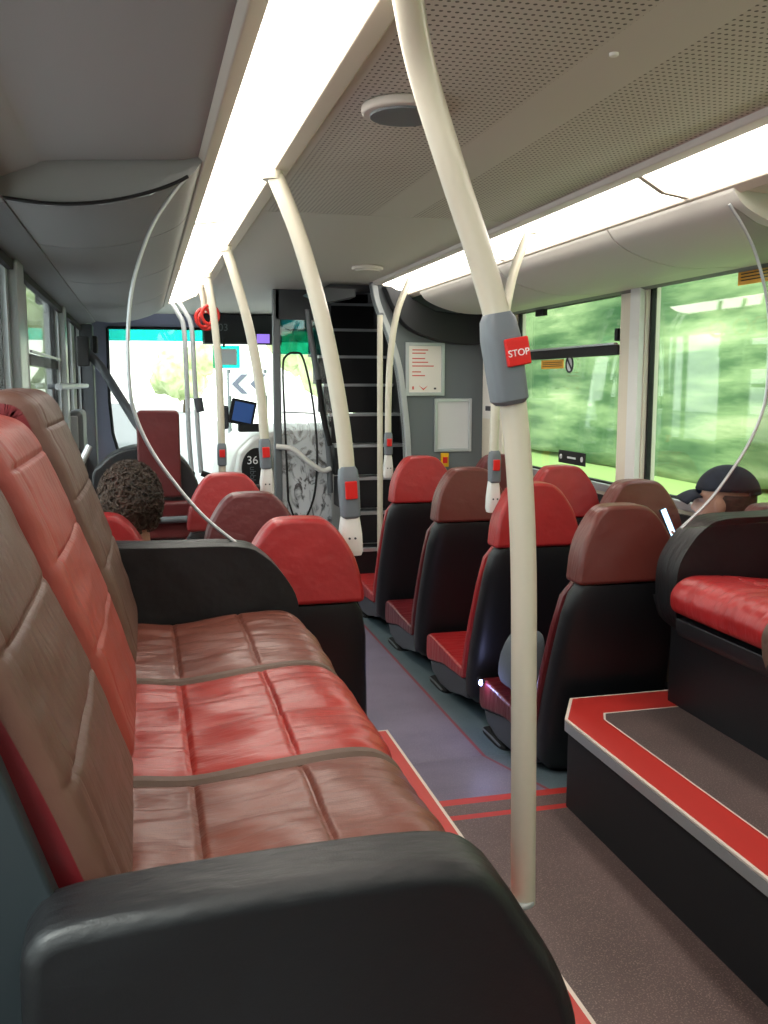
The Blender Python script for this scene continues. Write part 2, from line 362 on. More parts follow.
# right step: lip, red band, white line, speckled top
struct('trim_step_lip_right', PR([(1.225, YB), (1.225, 2.585), (1.325, 2.762), (XR, 2.762), (XR, YB)], ZS-.036, ZS-.008, 'z'), 'silver', smooth=False)
struct('floor_step_right', PR([(1.345, YB), (1.345, 2.55), (1.37, 2.60), (XR, 2.60), (XR, YB)], ZS-.008, ZS, 'z'), 'step_brown', smooth=False)
ring_top('trim_step_line_right', [(1.225, YB), (1.225, 2.585), (1.325, 2.762), (XR, 2.762)], [(1.234, YB), (1.234, 2.582), (1.331, 2.753), (XR, 2.753)], ZS+.0005, 'white_line')
ring_top('trim_step_band_right', [(1.234, YB), (1.234, 2.582), (1.331, 2.753), (XR, 2.753)], [(1.34, YB), (1.34, 2.553), (1.366, 2.606), (XR, 2.606)], ZS+.0005, 'floor_red')
ring_top('trim_step_inner_right', [(1.34, YB), (1.34, 2.553), (1.366, 2.606), (XR, 2.606)], [(1.345, YB), (1.345, 2.55), (1.37, 2.60), (XR, 2.60)], ZS+.0005, 'white_line')
# left step
struct('trim_step_lip_left', PR([(.675, YB), (.675, 2.63), (XL, 2.63), (XL, YB)], ZS-.036, ZS-.008, 'z'), 'silver', smooth=False)
struct('floor_step_left', PR([(.56, YB), (.56, 2.52), (XL, 2.52), (XL, YB)], ZS-.008, ZS, 'z'), 'step_brown', smooth=False)
ring_top('trim_step_line_left', [(.675, YB), (.675, 2.63), (XL, 2.63)], [(.667, YB), (.667, 2.622), (XL, 2.622)], ZS+.0005, 'white_line')
ring_top('trim_step_band_left', [(.667, YB), (.667, 2.622), (XL, 2.622)], [(.56, YB), (.56, 2.52), (XL, 2.52)], ZS+.0005, 'floor_red')

# side walls with window openings
def side_wall(name, x0, x1, openings, m, y0=YB, y1=YF, bot=WIN_B, top=WIN_T):
    bm = NB(); box(bm, x0, x1, y0, y1, ZF-.1, bot); box(bm, x0, x1, y0, y1, top, .78)
    e = y0
    for a, b in openings:
        box(bm, x0, x1, e, a, bot, top); e = b
    box(bm, x0, x1, e, y1, bot, top); return struct(name, bm, m, smooth=False)
OR = [(-.8, .9), (1.1, 3.95), (4.19, 5.52), (6.9, 8.7)]
OL = [(-.8, .9), (1.1, 3.37), (3.95, 5.38), (5.75, 6.35), (6.62, 7.1)]
side_wall('wall_right', XR, XR+.07, OR, 'wall_cream'); side_wall('wall_left', XL-.07, XL, OL+[(7.35, 8.75)], 'left_frame')
struct('wall_back', B(XL-.1, XR+.1, YB-.07, YB, ZF-.1, .78), 'wall_grey', smooth=False)
struct('baseboard_right', B(XR-.02, XR, 2.76, 5.88, ZF, -.55), 'wall_black', smooth=False)
struct('baseboard_left', B(XL, XL+.02, 2.64, 7.3, ZF, -.55), 'wall_black', smooth=False)
struct('trim_sill_right', B(XR-.015, XR+.005, 1.1, 5.52, WIN_B-.03, WIN_B+.008), 'silver', bev=.003)
struct('trim_sill_left', B(XL-.005, XL+.015, 1.1, 7.1, WIN_B-.03, WIN_B+.008), 'dark_grey', bev=.003)
k = 0
def window(x, a, b, hopper=None, side=1):
    global k; k += 1
    bm = NB(); d = .015
    for q in ((a, a+d, WIN_B, WIN_T), (b-d, b, WIN_B, WIN_T), (a, b, WIN_B, WIN_B+d), (a, b, WIN_T-d, WIN_T)): box(bm, x-.012, x+.012, *q)
    o = struct('window_%d' % k, bm, 'rubber', smooth=False)
    g = obj('pane', B(x-.003, x+.003, a, b, WIN_B, WIN_T), 'window_glass' if side > 0 else 'window_glass_left', None, smooth=False); g.parent = o
    if hopper is not None:
        h = NB(); box(h, x-.03*side-.01, x+.014, a, b, hopper-.035, hopper+.012); box(h, x-.03, x+.014, a, b, WIN_T-.03, WIN_T)
        q = obj('vent_frame', h, 'rubber', None, bev=.003); q.parent = o
        h = NB(); box(h, x-.045*side-.006, x-.03*side, a+.02, b-.02, hopper+.012, hopper+.022); q = obj('vent_rail', h, 'silver', None); q.parent = o
        h = NB(); yc = a+(b-a)*.72; box(h, x-.035, x-.01, yc-.06, yc+.06, WIN_T-.065, WIN_T-.02); box(h, x-.035, x-.01, a+.02, a+.05, hopper+.03, hopper+.09); q = obj('vent_catch', h, 'rubber', None, bev=.004); q.parent = o
    return o
for a, b in OR: window(XR+.03, a, b, .175 if a == 4.19 else None)
for a, b in OL: window(XL-.03, a, b, .11 if a == 3.95 else None, -1)
# cream pillar facing beside the second right window is the wall itself; glazing trim strip
struct('trim_pillar_right', B(XR-.03, XR+.001, 3.96, 4.05, WIN_B, WIN_T), 'white_plastic', bev=.006)
struct('trim_pillar_left', B(XL-.001, XL+.03, 3.42, 3.62, WIN_B, WIN_T), 'pole_grey', bev=.006)
struct('trim_pillar_left_front', B(XL-.001, XL+.03, 5.42, 5.56, WIN_B, WIN_T), 'pole_grey', bev=.006)

# ceiling: perforated rear panels, plain centre band, plain front panel
bm = NB()
quad(bm, .39, .47, YB, 3.6, ZC, ZC, 0); quad(bm, .47, .86, YB, 3.6, ZC, ZC, 1); quad(bm, .86, 1.02, YB, 3.6, ZC, ZC, 0)
quad(bm, 1.02, 1.42, YB, 3.6, ZC, ZC, 1); quad(bm, 1.42, 1.46, YB, 3.6, ZC, ZC, 0); quad(bm, .39, 1.46, 3.608, 6.15, ZC, ZC, 0); quad(bm, .10, 1.2, 6.15, YF, ZC, ZC, 0)
for f in bm.faces: f.normal_flip() if f.normal.z > 0 else None
r = bmesh.ops.extrude_face_region(bm, geom=bm.faces[:]); bmesh.ops.translate(bm, verts=[g for g in r['geom'] if isinstance(g, bmesh.types.BMVert)], vec=(0, 0, .03))
struct('ceiling', bm, ['ceiling_plain', 'ceiling_perforated'], smooth=False)
struct('roof', B(XL-.1, XR+.1, YB-.05, 6.15, .74, .86), 'wall_black', smooth=False)
struct('roof_front', B(XL-.1, 1.2, 6.15, YF+.1, .74, .86), 'wall_black', smooth=False)
def light_run(side):
    s = 1 if side > 0 else -1
    f = lambda x: CX+s*x      # distance out from the centre line
    inn, out, zi, zo = .54, .735, ZC, .565
    if side > 0: inn, out = .53, .70
    y1 = 7.0 if side < 0 else 5.88
    struct('trim_rail_inner_%s' % ('right' if s > 0 else 'left'), PR([(f(inn-.05), ZC-.001), (f(inn-.045), ZC-.018), (f(inn+.002), ZC-.02), (f(inn+.004), ZC+.02), (f(inn-.05), ZC+.02)], YB, y1), 'trim_cream' if s < 0 else 'ceiling_plain', bev=.004)
    struct('trim_rail_outer_%s' % ('right' if s > 0 else 'left'), PR([(f(out-.004), zo+.03), (f(out-.004), zo-.012), (f(out+.03), zo-.03), (f(out+.045), zo-.015), (f(out+.05), zo+.05)], YB, y1), 'trim_cream', bev=.004)
    divs = [YB, 1.9-1.0, 3.53, 4.94, y1] if s < 0 else [YB, 1.2, 2.68, 4.2, y1]
    gp = 'lit strips of the left light run' if s < 0 else 'lit strips of the right light run'
    names = ['rearmost', 'second', 'third', 'front']
    for i, (a, b) in enumerate(zip(divs, divs[1:])):
        lab = {(-1, 0): 'rearmost glowing light strip overhead beside the left bench', (-1, 1): 'long bright ceiling light strip above the left bench cushions', (-1, 2): 'bright light strip between the two curved poles left of the aisle', (-1, 3): 'far light strip on the left near the hanging red straps',
               (1, 0): 'rearmost light strip over the right bench', (1, 1): 'bright light strip above the curved glass edge on the right', (1, 2): 'light strip above the large right window, between two poles', (1, 3): 'foremost right light strip ending by the black valance'}[(s, i)]
        t = thing('ceiling_light', lab, 'light', (f((inn+out)/2), (a+b)/2, zo), group=gp)
        obj('diffuser', PR([(f(inn), zi-.006), (f((inn+out)/2), (zi+zo)/2-.020), (f(out), zo), (f(out), zo+.02), (f(inn), zi+.02)], a+.012, b-.012), 'light_diffuser', t)
        obj('end_cap', PR([(f(inn), zi-.012), (f((inn+out)/2), (zi+zo)/2-.026), (f(out), zo-.006), (f(out), zo+.02), (f(inn), zi+.02)], b-.012, b+.012), 'trim_cream', t)
light_run(-1); light_run(1)
# coves: bowl shaped in front of the glass screens, flatter recess behind them
front_prof = [(.165, .545), (.125, .50), (.034, .459), (-.083, .430), (-.197, .422), (-.308, .431), (-.43, .44)]
rear_prof = [(.165, .555), (.12, .54), (.0, .532), (-.19, .520), (-.235, .505), (-.33, .47), (-.43, .455)]
def cove(name, prof, y0, y1, m, mir):
    P = smooth_path([Vector((x, 0, z)) for x, z in prof], 5); pts = [(p.x, p.z) for p in P]
    pts += [(-.45, .70), (.165, .70)]
    if mir: pts = [(2*CX-.06-x if x < .3 else x, z) for x, z in pts]; 
    return struct(name, PR(pts, y0, y1), m)
CM = 1.80      # mirror sum for the right side
def mirx(pts): return [(CM-x, z) for x, z in pts]
segs = [(2.45, 3.20), (3.21, 4.30), (4.31, 5.6), (5.61, 6.95)]
for i, (a, b) in enumerate(segs):
    pts = [(p.x, p.z) for p in smooth_path([Vector((x, 0, z)) for x, z in front_prof], 5)]+[(-.45, .70), (.165, .70)]
    struct('ceiling_cove_left', PR(pts, a, b), 'cove_shaded')
    if i < 3:
        q = [(CM-x, z) for x, z in pts[:-2]]; q = [(x if x < 2.1 else XR+.01, z) for x, z in q]+[(XR+.01, .70), (CM-.165, .70)]
        struct('ceiling_cove_right', PR(q, a, min(b, 5.86)), 'cove_lit')
pts = [(p.x, p.z) for p in smooth_path([Vector((x, 0, z)) for x, z in rear_prof], 5)]+[(-.45, .70), (.165, .70)]
struct('ceiling_recess_left', PR(pts, YB, 2.44), 'cove_shaded')
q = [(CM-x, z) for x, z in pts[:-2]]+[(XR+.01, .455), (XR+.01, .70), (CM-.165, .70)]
struct('ceiling_recess_right', PR(q, YB, 2.44), 'cove_lit')
struct('ceiling_backing', B(XL, XR, 2.4, 6.1, .66, .74), 'wall_black', smooth=False)
gl = NB(); P = smooth_path([Vector((x, 2.44, z)) for x, z in front_prof], 5); tube(gl, [p for p in P if p.x < .128], .0045, seg=8); struct('trim_cove_gasket_left', gl, 'rubber')
struct('trim_header_left', PR([(XL+.001, .40), (XL+.03, .41), (XL+.12, .425), (XL+.12, .433), (XL, .44)], YB, 7.0), 'header_grey', bev=.002)
struct('trim_header_seal_left', B(XL, XL+.02, YB, 7.2, .375, .405), 'rubber', smooth=False)
struct('trim_header_right', PR([(XR-.001, .42), (XR-.03, .43), (XR-.03, .445), (XR, .45)], YB, 5.85), 'header_grey', bev=.002)

# ceiling vents and screw
def vent(x, y, rx, lab):
    t = thing('ceiling_vent', lab, 'vent', (x, y, ZC))
    bm = NB(); disc(bm, (x, y, ZC-.022), rx, .022); obj('rim', bm, 'ceiling_plain', t, bev=.008)
    bm = NB(); disc(bm, (x, y, ZC-.028), rx*.8, .01); 
    obj('speaker_cover', bm, 'mid_grey' if rx < .1 and y < 3 else 'ceiling_plain', t, bev=.002)
    return t
vent(.60, 2.19, .098, 'round ceiling vent behind the thick curved pole'); vent(1.2, 5.12, .085, 'small round ceiling vent near the staircase')
bm = NB(); disc(bm, (.90, 1.76, ZC-.006), .009, .008); tag(obj('ceiling_screw', bm, 'white_plastic', None, bev=.002), 'small white screw cap in the plain band of the perforated ceiling', 'screw')

# ------------------------------------------------------------------ front of the bus
# windscreen wall with a rounded opening, lavender left panel, black header with number
out = [(XL-.1, ZF-.1), (XR+.1, ZF-.1), (XR+.1, .78), (XL-.1, .78)]
bm = NB()
inner = [(-.285, .50), (-.29, -.15), (-.27, -.45), (-.20, -.72), (-.08, -.92), (.10, -.98), (2.05, -.98), (2.05, .50)]
o_pts = [(XL-.1, .78), (XL-.1, -.15), (XL-.1, -.45), (XL-.1, -.8), (XL-.1, ZF-.1), (.1, ZF-.1), (XR+.1, ZF-.1), (XR+.1, .78)]
fr = [[bm.verts.new((p[0], y, p[1])) for p in L] for L in (inner, o_pts) for y in (YF, YF+.08)]
for i in range(8):
    j = (i+1) % 8
    bm.faces.new((fr[0][i], fr[0][j], fr[2][j], fr[2][i])); bm.faces.new((fr[1][i], fr[3][i], fr[3][j], fr[1][j])); bm.faces.new((fr[0][i], fr[1][i], fr[1][j], fr[0][j])); bm.faces.new((fr[2][i], fr[2][j], fr[3][j], fr[3][i]))
struct('wall_front', bm, 'lavender', smooth=False)
k += 1
ws = struct('window_%d' % k, T([(p[0], YF-.01, p[1]) for p in inner+inner[:1]], .014, seg=8), 'rubber')
g = obj('pane', B(-.3, 2.06, YF+.03, YF+.036, -1.0, .52), 'window_glass', None, smooth=False); g.parent = ws
g = obj('sun_band', B(-.28, 2.04, YF-.03, YF-.022, .385, .49), 'teal_glass', None, smooth=False); g.parent = ws
hd = struct('trim_front_header', B(.55, 1.25, YF-.25, YF-.02, .36, .62), 'wall_black', bev=.01)
pass
n6 = text('number_plate', '603', (.70, YF-.253, .50), .09, 'mid_grey', None); n6.name = 'fleet_number'; tag(n6, 'faint grey fleet number 603 on the black panel above the windscreen', 'number')
mon = thing('ceiling_monitor', 'small monitor with a violet picture on the black header', 'monitor', (1.075, YF-.3, .36))
obj('housing', B(1.0, 1.15, YF-.30, YF-.25, .35, .46), 'rubber', mon, bev=.006); obj('screen', B(1.015, 1.13, YF-.305, YF-.299, .365, .445), 'screen_purple', mon)
mir = thing('rear_view_mirror', 'square interior mirror hanging under the black header', 'mirror', (.72, YF-.3, .36))
obj('mirror_frame', B(.62, .86, YF-.32, YF-.30, .14, .34), 'teal_glass', mir, bev=.01); obj('mirror_glass', B(.66, .83, YF-.326, YF-.32, .17, .31), 'paper_grey', mir); obj('mirror_arm', T([(.72, YF-.31, .33), (.72, YF-.28, .42)], .01), 'rubber', mir)

# dashboard and cab desk
t = thing('dashboard', 'pale rounded dashboard beneath the windscreen, left of the driver screen', 'dashboard', (.95, 7.6, ZF))
loft_pts = [(.55, -1.42), (.58, -.75), (.66, -.50), (.80, -.38), (1.0, -.35), (1.78, -.35), (1.78, -1.42)]
obj('desk', PR(loft_pts, 7.2, 8.6), 'white_plastic', t, bev=.05, seg=5)
obj('low_ledge', PR([(-.25, -1.42), (-.25, -.98), (.55, -.98), (.55, -1.42)], 8.3, 8.95), 'white_plastic', t, bev=.04)
bm = NB(); disc(bm, (.80, 6.965, -.62), .125, .03, axis='y'); bmesh.ops.scale(bm, verts=bm.verts[:], vec=(.9, 1, 1.25), space=Matrix.Translation((-.80, 0, .62)))
badge = thing('route_badge', 'dark oval panel lettered 36 beneath the dashboard edge', 'sign', (.80, 6.98, -.7))
obj('plate', bm, 'rubber', badge, bev=.006); text('number', '36', (.765, 6.962, -.555), .085, 'sign_white', badge); text('lettering', 'ubbly', (.765, 6.962, -.665), .062, 'mid_grey', badge, rot=(math.pi/2, math.pi/2, 0))
struct('partition_cab_front', PR([(.60, ZF), (.62, -.8), (.68, -.5), (.80, -.385), (.86, -.37), (.86, ZF)], 7.0, 7.2), 'white_plastic', bev=.02)
tm = thing('ticket_machine', 'dark ticket machine with a tilted blue screen on the dashboard', 'ticket machine', (.82, 7.3, -.36))
bm = NB(); box(bm, .64, .83, 7.28, 7.32, -.31, -.12); bmesh.ops.rotate(bm, verts=bm.verts[:], cent=(.735, 7.3, -.2), matrix=Matrix.Rotation(math.radians(12), 3, 'Y')); obj('housing', bm, 'rubber', tm, bev=.01)
bm = NB(); box(bm, .665, .81, 7.27, 7.281, -.285, -.14); bmesh.ops.rotate(bm, verts=bm.verts[:], cent=(.735, 7.3, -.2), matrix=Matrix.Rotation(math.radians(12), 3, 'Y')); obj('screen', bm, 'screen_blue', tm)
obj('stand', B(.70, .86, 7.24, 7.36, -.36, -.30), 'rubber', tm, bev=.01)
obj('side_panel', B(.56, .63, 7.28, 7.36, -.34, -.16), 'dark_grey', tm, bev=.02)

# driver's screen
t = thing('driver_screen', 'glazed driver screen printed with a grey street picture', 'screen', (1.08, 6.5, ZF))
obj('post', B(.865, .915, 6.47, 6.53, ZF, ZC), 'mid_grey', t, bev=.008)
obj('printed_glass', B(.915, 1.262, 6.496, 6.504, ZF+.15, .43), 'cab_print', t, smooth=False)
obj('kick_panel', B(.915, 1.262, 6.48, 6.52, ZF, ZF+.15), 'dark_grey', t, bev=.005)
obj('tinted_top', B(.915, 1.19, 6.49, 6.512, .20, .43), 'teal_glass', t, smooth=False)
obj('top_rail', B(.88, 1.262, 6.47, 6.53, .43, ZC), 'dark_grey', t, bev=.005)
obj('door_seal', T([(.955, 6.485, -.80), (.94, 6.485, -.3), (.93, 6.485, .1), (.955, 6.485, .19), (1.02, 6.485, .21), (1.07, 6.485, .17), (1.13, 6.485, -.1), (1.16, 6.485, -.45), (1.14, 6.485, -.75), (1.07, 6.485, -.93), (1.0, 6.485, -.92), (.955, 6.485, -.80)], .007, seg=8, curve=5), 'rubber', t)
obj('grab_rail', T([(.87, 6.44, -.42), (.98, 6.43, -.44), (1.08, 6.43, -.52), (1.18, 6.43, -.59), (1.245, 6.44, -.58)], .018, curve=6), 'white_plastic', t)
obj('leaning_post', T([(1.10, 6.46, .50), (1.12, 6.46, .3), (1.17, 6.46, 0), (1.235, 6.46, -.45), (1.245, 6.46, -.75)], .02, curve=4), 'mid_grey', t)
obj('latch', T([(1.165, 6.43, .03), (1.19, 6.43, -.2), (1.24, 6.42, -.42)], .018, curve=3), 'rubber', t)
obj('cross_wire', T([(.92, 6.48, -.19), (1.15, 6.48, -.20)], .004, seg=6), 'rubber', t)
tag(obj('header_bracket', PR([(1.0, .555), (1.12, .60), (1.32, .60), (1.32, .54), (1.14, .50)], 5.95, 6.1), 'dark_grey', None, bev=.01), 'dark angled bracket under the ceiling above the driver screen', 'bracket')

# staircase
st = thing('staircase', 'dark staircase with pale nosings rising beyond the grey partition', 'stairs', (1.5, 6, ZF))
for i in range(-2, 10):
    z = -.83+.208*i; y = 6.02+.2*i
    if i < 0: y = 6.02+.2*i
    x1 = 1.79 if i >= 0 else 1.56
    if i == -2: y = 5.775
    s = obj('step', B(1.27, x1, y, y+.24, z-.21, z-.012), 'black_plastic', st, bev=.004)
    obj('nosing', B(1.27, x1, y-.014, y+.03, z-.020, z), 'silver', s)
# enclosing shaft
bm = NB(); box(bm, 1.81, 1.85, 5.95, 8.2, ZF, 1.9); box(bm, 1.24, 1.265, 6.9, 8.2, .62, 1.9); box(bm, 1.22, 1.84, 8.15, 8.2, .95, 1.9); box(bm, 1.15, 1.84, 5.9, 8.2, 1.85, 1.9); box(bm, 1.15, 1.84, 6.10, 6.16, .66, 1.9); box(bm, 1.215, 1.24, 6.16, 8.2, .60, 1.9)
struct('wall_stairwell', bm, 'wall_black', smooth=False)
struct('trim_stair_header', PR([(1.12, .60), (1.2, .64), (1.52, .66), (1.60, .62), (1.52, .585), (1.22, .57)], 6.08, 6.2), 'dark_grey', bev=.012)
# grey partition with curved left edge
edge = [(1.405, .62), (1.43, .50), (1.50, .33), (1.565, .12), (1.60, -.1), (1.625, -.35), (1.63, -.6), (1.60, -1.0), (1.58, ZF)]
E_ = [(p.x, p.z) for p in smooth_path([Vector((x, 0, z)) for x, z in edge], 5)]
struct('wall_partition', PR(E_+[(XR, ZF), (XR, .66), (1.41, .66)], 5.9, 5.94), 'wall_grey', smooth=False)
inn = [(x+.035, z) for x, z in E_]
struct('trim_partition_edge', PR(E_+inn[::-1], 5.875, 5.955), 'left_frame', bev=.004)
# black valance
V = [(1.47, .60), (1.53, .47), (1.60, .37), (1.70, .31), (1.85, .265), (2.0, .25), (2.12, .255), (2.135, .28), (2.135, .50), (1.95, .44), (1.8, .455), (1.66, .52), (1.56, .60)]
VV = [(p.x, p.z) for p in smooth_path([Vector((x, 0, z)) for x, z in V[:8]], 4)]+V[8:]
tag(obj('stair_valance', PR(VV, 5.80, 5.898), 'wall_black', None, bev=.008), 'black curved valance under the ceiling above the framed notices', 'valance')
struct('trim_partition_pillar', B(2.15, XR+.001, 5.53, 5.9, -1.3, .45), 'wall_cream', bev=.01)
def frame_poster(x0, x1, z0, z1, label, printed):
    t = thing('framed_notice', label, 'notice', ((x0+x1)/2, 5.9, z0))
    bm = NB(); d = .022
    for q in ((x0, x0+d, z0, z1), (x1-d, x1, z0, z1), (x0+d, x1-d, z0, z0+d), (x0+d, x1-d, z1-d, z1)): box(bm, q[0], q[1], 5.882, 5.899, q[2], q[3])
    obj('frame', bm, 'silver', t, bev=.003); obj('sheet', B(x0+d, x1-d, 5.892, 5.899, z0+d, z1-d), 'paper' if printed else 'paper_grey', t)
    if printed:
        for r, wd in ((.86, .62), (.80, .52), (.70, .5), (.63, .62), (.56, .84), (.45, .34), (.38, .5)):
            z = z0+(z1-z0)*r; obj('text_line', B(x0+.045, x0+.045+(x1-x0-.09)*wd, 5.8905, 5.892, z-.0035, z+.0035), 'ink_red', t)
        obj('logo', PR([(x0+.09, z0+.065), (x0+.12, z0+.045), (x0+.15, z0+.065), (x0+.12, z0+.035)], 5.8905, 5.892), 'button_red', t)
        obj('logo', B(x0+.045, x0+.057, 5.8905, 5.892, z0+.04, z0+.06), 'ink_red', t); obj('logo', B(x0+.19, x0+.205, 5.8905, 5.892, z0+.04, z0+.052), 'ink_dark', t)
    return t
frame_poster(1.628, 1.888, -.075, .262, 'silver framed notice with lines of red print, upper of the two', True)
frame_poster(1.822, 2.075, -.437, -.093, 'silver framed blank white notice, lower of the two', False)
t = thing('emergency_switch', 'yellow switch with a red centre under the blank framed notice', 'switch', (1.893, 5.9, -.5))
obj('plate', B(1.868, 1.922, 5.885, 5.899, -.535, -.445), 'yellow', t, bev=.004); obj('button', B(1.88, 1.91, 5.875, 5.885, -.51, -.47), 'button_red', t, bev=.003)
t = thing('notice_strip', 'tall narrow white notice on the cream pillar beside the right window', 'notice', (2.145, 5.7, -.2))
obj('sheet', B(2.14, 2.149, 5.56, 5.86, -.22, .26), 'paper', t)
for a, b, c, d in ((5.60, 5.80, -.17, -.14), (5.62, 5.70, .20, .22), (5.61, 5.78, .0, .09), (5.62, 5.74, -.06, -.02), (5.60, 5.66, -.20, -.18)): obj('pictogram', B(2.137, 2.14, a, b, c, d), 'ink_dark', t)
obj('red_print', B(2.137, 2.14, 5.6, 5.78, .12, .15), 'button_red', t)
# window stickers
def sticker(name, y0, y1, z0, z1, m, lab, cat='sticker', lines=True):
    t = thing(name, lab, cat, (XR, (y0+y1)/2, z0)); obj('plate', B(XR+.020, XR+.023, y0, y1, z0, z1), m, t)
    if lines:
        for q in (.25, .45, .65): obj('text_line', B(XR+.0185, XR+.020, y0+.02, y1-.02, z0+(z1-z0)*q, z0+(z1-z0)*(q+.07)), 'ink_dark' if m != 'orange_label' else 'brown_cloth', t)
    return t
sticker('window_sticker', 4.86, 5.16, .085, .135, 'orange_label', 'yellow sticker on the right window below the opening vent')
sticker('window_sticker', 3.00, 3.30, .375, .435, 'orange_label', 'yellow sticker high in the corner of the large right window')
t = thing('no_smoking_sticker', 'round no smoking sticker beside the yellow window sticker', 'sticker', (XR, 4.78, .08))
bm = NB(); disc(bm, (XR+.02, 4.78, .105), .045, .003, axis='x'); obj('disc', bm, 'paper_grey', t)
obj('ring', T([(XR+.018, 4.78+.042*math.cos(a), .105+.042*math.sin(a)) for a in [i*math.pi/12 for i in range(25)]], .005, seg=6), 'ink_dark', t); obj('bar', T([(XR+.018, 4.75, .075), (XR+.018, 4.81, .135)], .005, seg=6), 'ink_dark', t)
t = thing('window_tag', 'black plate with pale end dots low on the right window', 'sign', (XR, 4.7, -.42))
obj('plate', B(XR+.012, XR+.018, 4.55, 4.88, -.43, -.36), 'rubber', t, bev=.003)
for yy in (4.585, 4.845): bm = NB(); disc(bm, (XR+.009, yy, -.395), .014, .003, axis='x'); obj('end_dot', bm, 'paper_grey', t)
obj('text_line', B(XR+.009, XR+.012, 4.66, 4.76, -.40, -.39), 'paper_grey', t)

# ------------------------------------------------------------------ poles
def pole(name, label, pts, r, push, clamp=None, flip=1, foot=None, group='curved grab poles', stop=False):
    t = thing(name, label, 'pole', (pts[-1][0], pts[-1][1], pts[-1][2]), group=group)
    obj('tube', T(pts, r, seg=20, curve=8), 'pole_cream', t)
    top = pts[0]; bm = NB(); disc(bm, (top[0], top[1], ZC-.045), r*1.25, .05, n=24); obj('ceiling_socket', bm, 'pole_cream', t, bev=.004)
    if push:
        x, y, z, h, tilt = push; w = r*(1.27 if stop else 1.22)
        R = Matrix.Rotation(tilt, 3, 'Y')
        bm = NB(); n = Vector((0, 0, 1))
        loft(bm, [(Vector((x, y, z))+R @ Vector((0, -.006, s*h/2)), R @ Vector((w*ww, 0, 0)), Vector((0, w*ww2, 0))) for s, ww, ww2 in ((-1, .75, .8), (-.9, 1, 1.05), (.45, 1.05, 1.1), (.85, .95, .9), (1, .72, .75))], p=4)
        bx = obj('bell_push', bm, 'box_grey', t)
        bw = w*(.72 if stop else .62); bh = h*(.15 if stop else .17)
        bo = w*.42 if stop else 0
        bm = NB(); box(bm, -bw+bo, bw+bo, -w*1.14-.012, -w*1.0, -bh, bh)
        for v in bm.verts: v.co = Vector((x, y, z+h*.06)) + R @ v.co
        bt = obj('button', bm, 'button_red', bx, bev=.003)
        if stop: text('lettering', 'STOP', (x+bo, y-w*1.14-.0125, z+h*.06), .017, 'sign_white', bx, rot=(math.pi/2, tilt, 0))
    if clamp:
        x, y, z = clamp
        bm = NB(); loft(bm, [((x, y, z-.065), (r*1.35, 0, 0), (0, r*1.25, 0)), ((x, y, z-.05), (r*1.55, 0, 0), (0, r*1.45, 0)), ((x, y, z), (r*1.45, 0, 0), (0, r*1.35, 0)), ((x, y, z+.05), (r*1.15, 0, 0), (0, r*1.15, 0)), ((x, y, z+.065), (r*1.05, 0, 0), (0, r*1.05, 0))], p=4)
        cl = obj('seat_clamp', bm, 'white_plastic', t)
        bm = NB(); disc(bm, (x-.009, y-r*1.52, z-.01), .0035, .006, axis='y', n=12); disc(bm, (x+.009, y-r*1.52, z-.01), .0035, .006, axis='y', n=12); obj('screws', bm, 'dark_grey', cl)
        obj('joint', T([(x, y, z-.03), (x-flip*.055, y+.005, z-.03), (x-flip*.10, y+.02, z-.06)], .018), 'rubber', t)
    if foot:
        bm = NB(); disc(bm, foot, r*1.3, .012, n=28); obj('floor_flange', bm, 'pole_grey', t, bev=.004)
    return t
pole('grab_pole', 'thick pale grab pole with a STOP button rising in front of the steps', [(.382, 1.42, .625), (.457, 1.57, .52), (.532, 1.62, .36), (.592, 1.64, .22), (.637, 1.645, .08), (.665, 1.645, -.07), (.685, 1.645, -.3), (.693, 1.645, -.6), (.70, 1.645, ZS)], .0245, (.637, 1.645, .045, .165, math.radians(-10)), foot=(.69, 1.645, ZS), stop=True)
pole('grab_pole', 'curved pole joined to the nearest red seat left of the aisle', [(.385, 2.85, .62), (.465, 2.85, .42), (.537, 2.85, .16), (.585, 2.85, -.1), (.605, 2.85, -.3), (.612, 2.85, -.5)], .0245, (.607, 2.85, -.33, .16, math.radians(-3)), (.611, 2.85, -.46), 1)
pole('grab_pole', 'curved pole joined to the red seat ahead of the bag', [(1.51, 3.6, .62), (1.442, 3.6, .455), (1.403, 3.6, .27), (1.375, 3.6, .05), (1.366, 3.6, -.2), (1.365, 3.6, -.5)], .0185, (1.366, 3.6, -.33, .13, 0), (1.365, 3.6, -.45), -1)
pole('grab_pole', 'curved pole joined to the foremost red seat right of the aisle', [(1.50, 5.3, .61), (1.42, 5.3, .42), (1.38, 5.3, .2), (1.365, 5.3, -.05), (1.362, 5.3, -.3), (1.362, 5.3, -.5)], .0185, (1.362, 5.3, -.34, .13, 0), (1.362, 5.3, -.47), -1)
pole('grab_pole', 'curved pole standing before the oval 36 panel', [(.38, 4.4, .61), (.42, 4.4, .48), (.48, 4.4, .25), (.525, 4.4, -.02), (.54, 4.4, -.25), (.548, 4.4, -.5)], .022, (.543, 4.4, -.32, .14, math.radians(-3)), (.548, 4.4, -.45), 1)
pole('grab_pole', 'narrow curved pole left of the ticket machine', [(.37, 5.5, .60), (.395, 5.5, .45), (.418, 5.5, .2), (.427, 5.5, 0), (.43, 5.5, -.4), (.43, 5.5, -.62)], .021, (.43, 5.5, -.40, .13, 0), None, 1)
t = thing('handrail', 'straight white stair pole beside the grey partition edge', 'pole', (1.44, 5.82, ZF)); obj('tube', T([(1.435, 5.785, .42), (1.435, 5.785, -1.246)], .018), 'pole_cream', t)
obj('bracket', T([(1.435, 5.785, .40), (1.47, 5.88, .43)], .014), 'mid_grey', t)
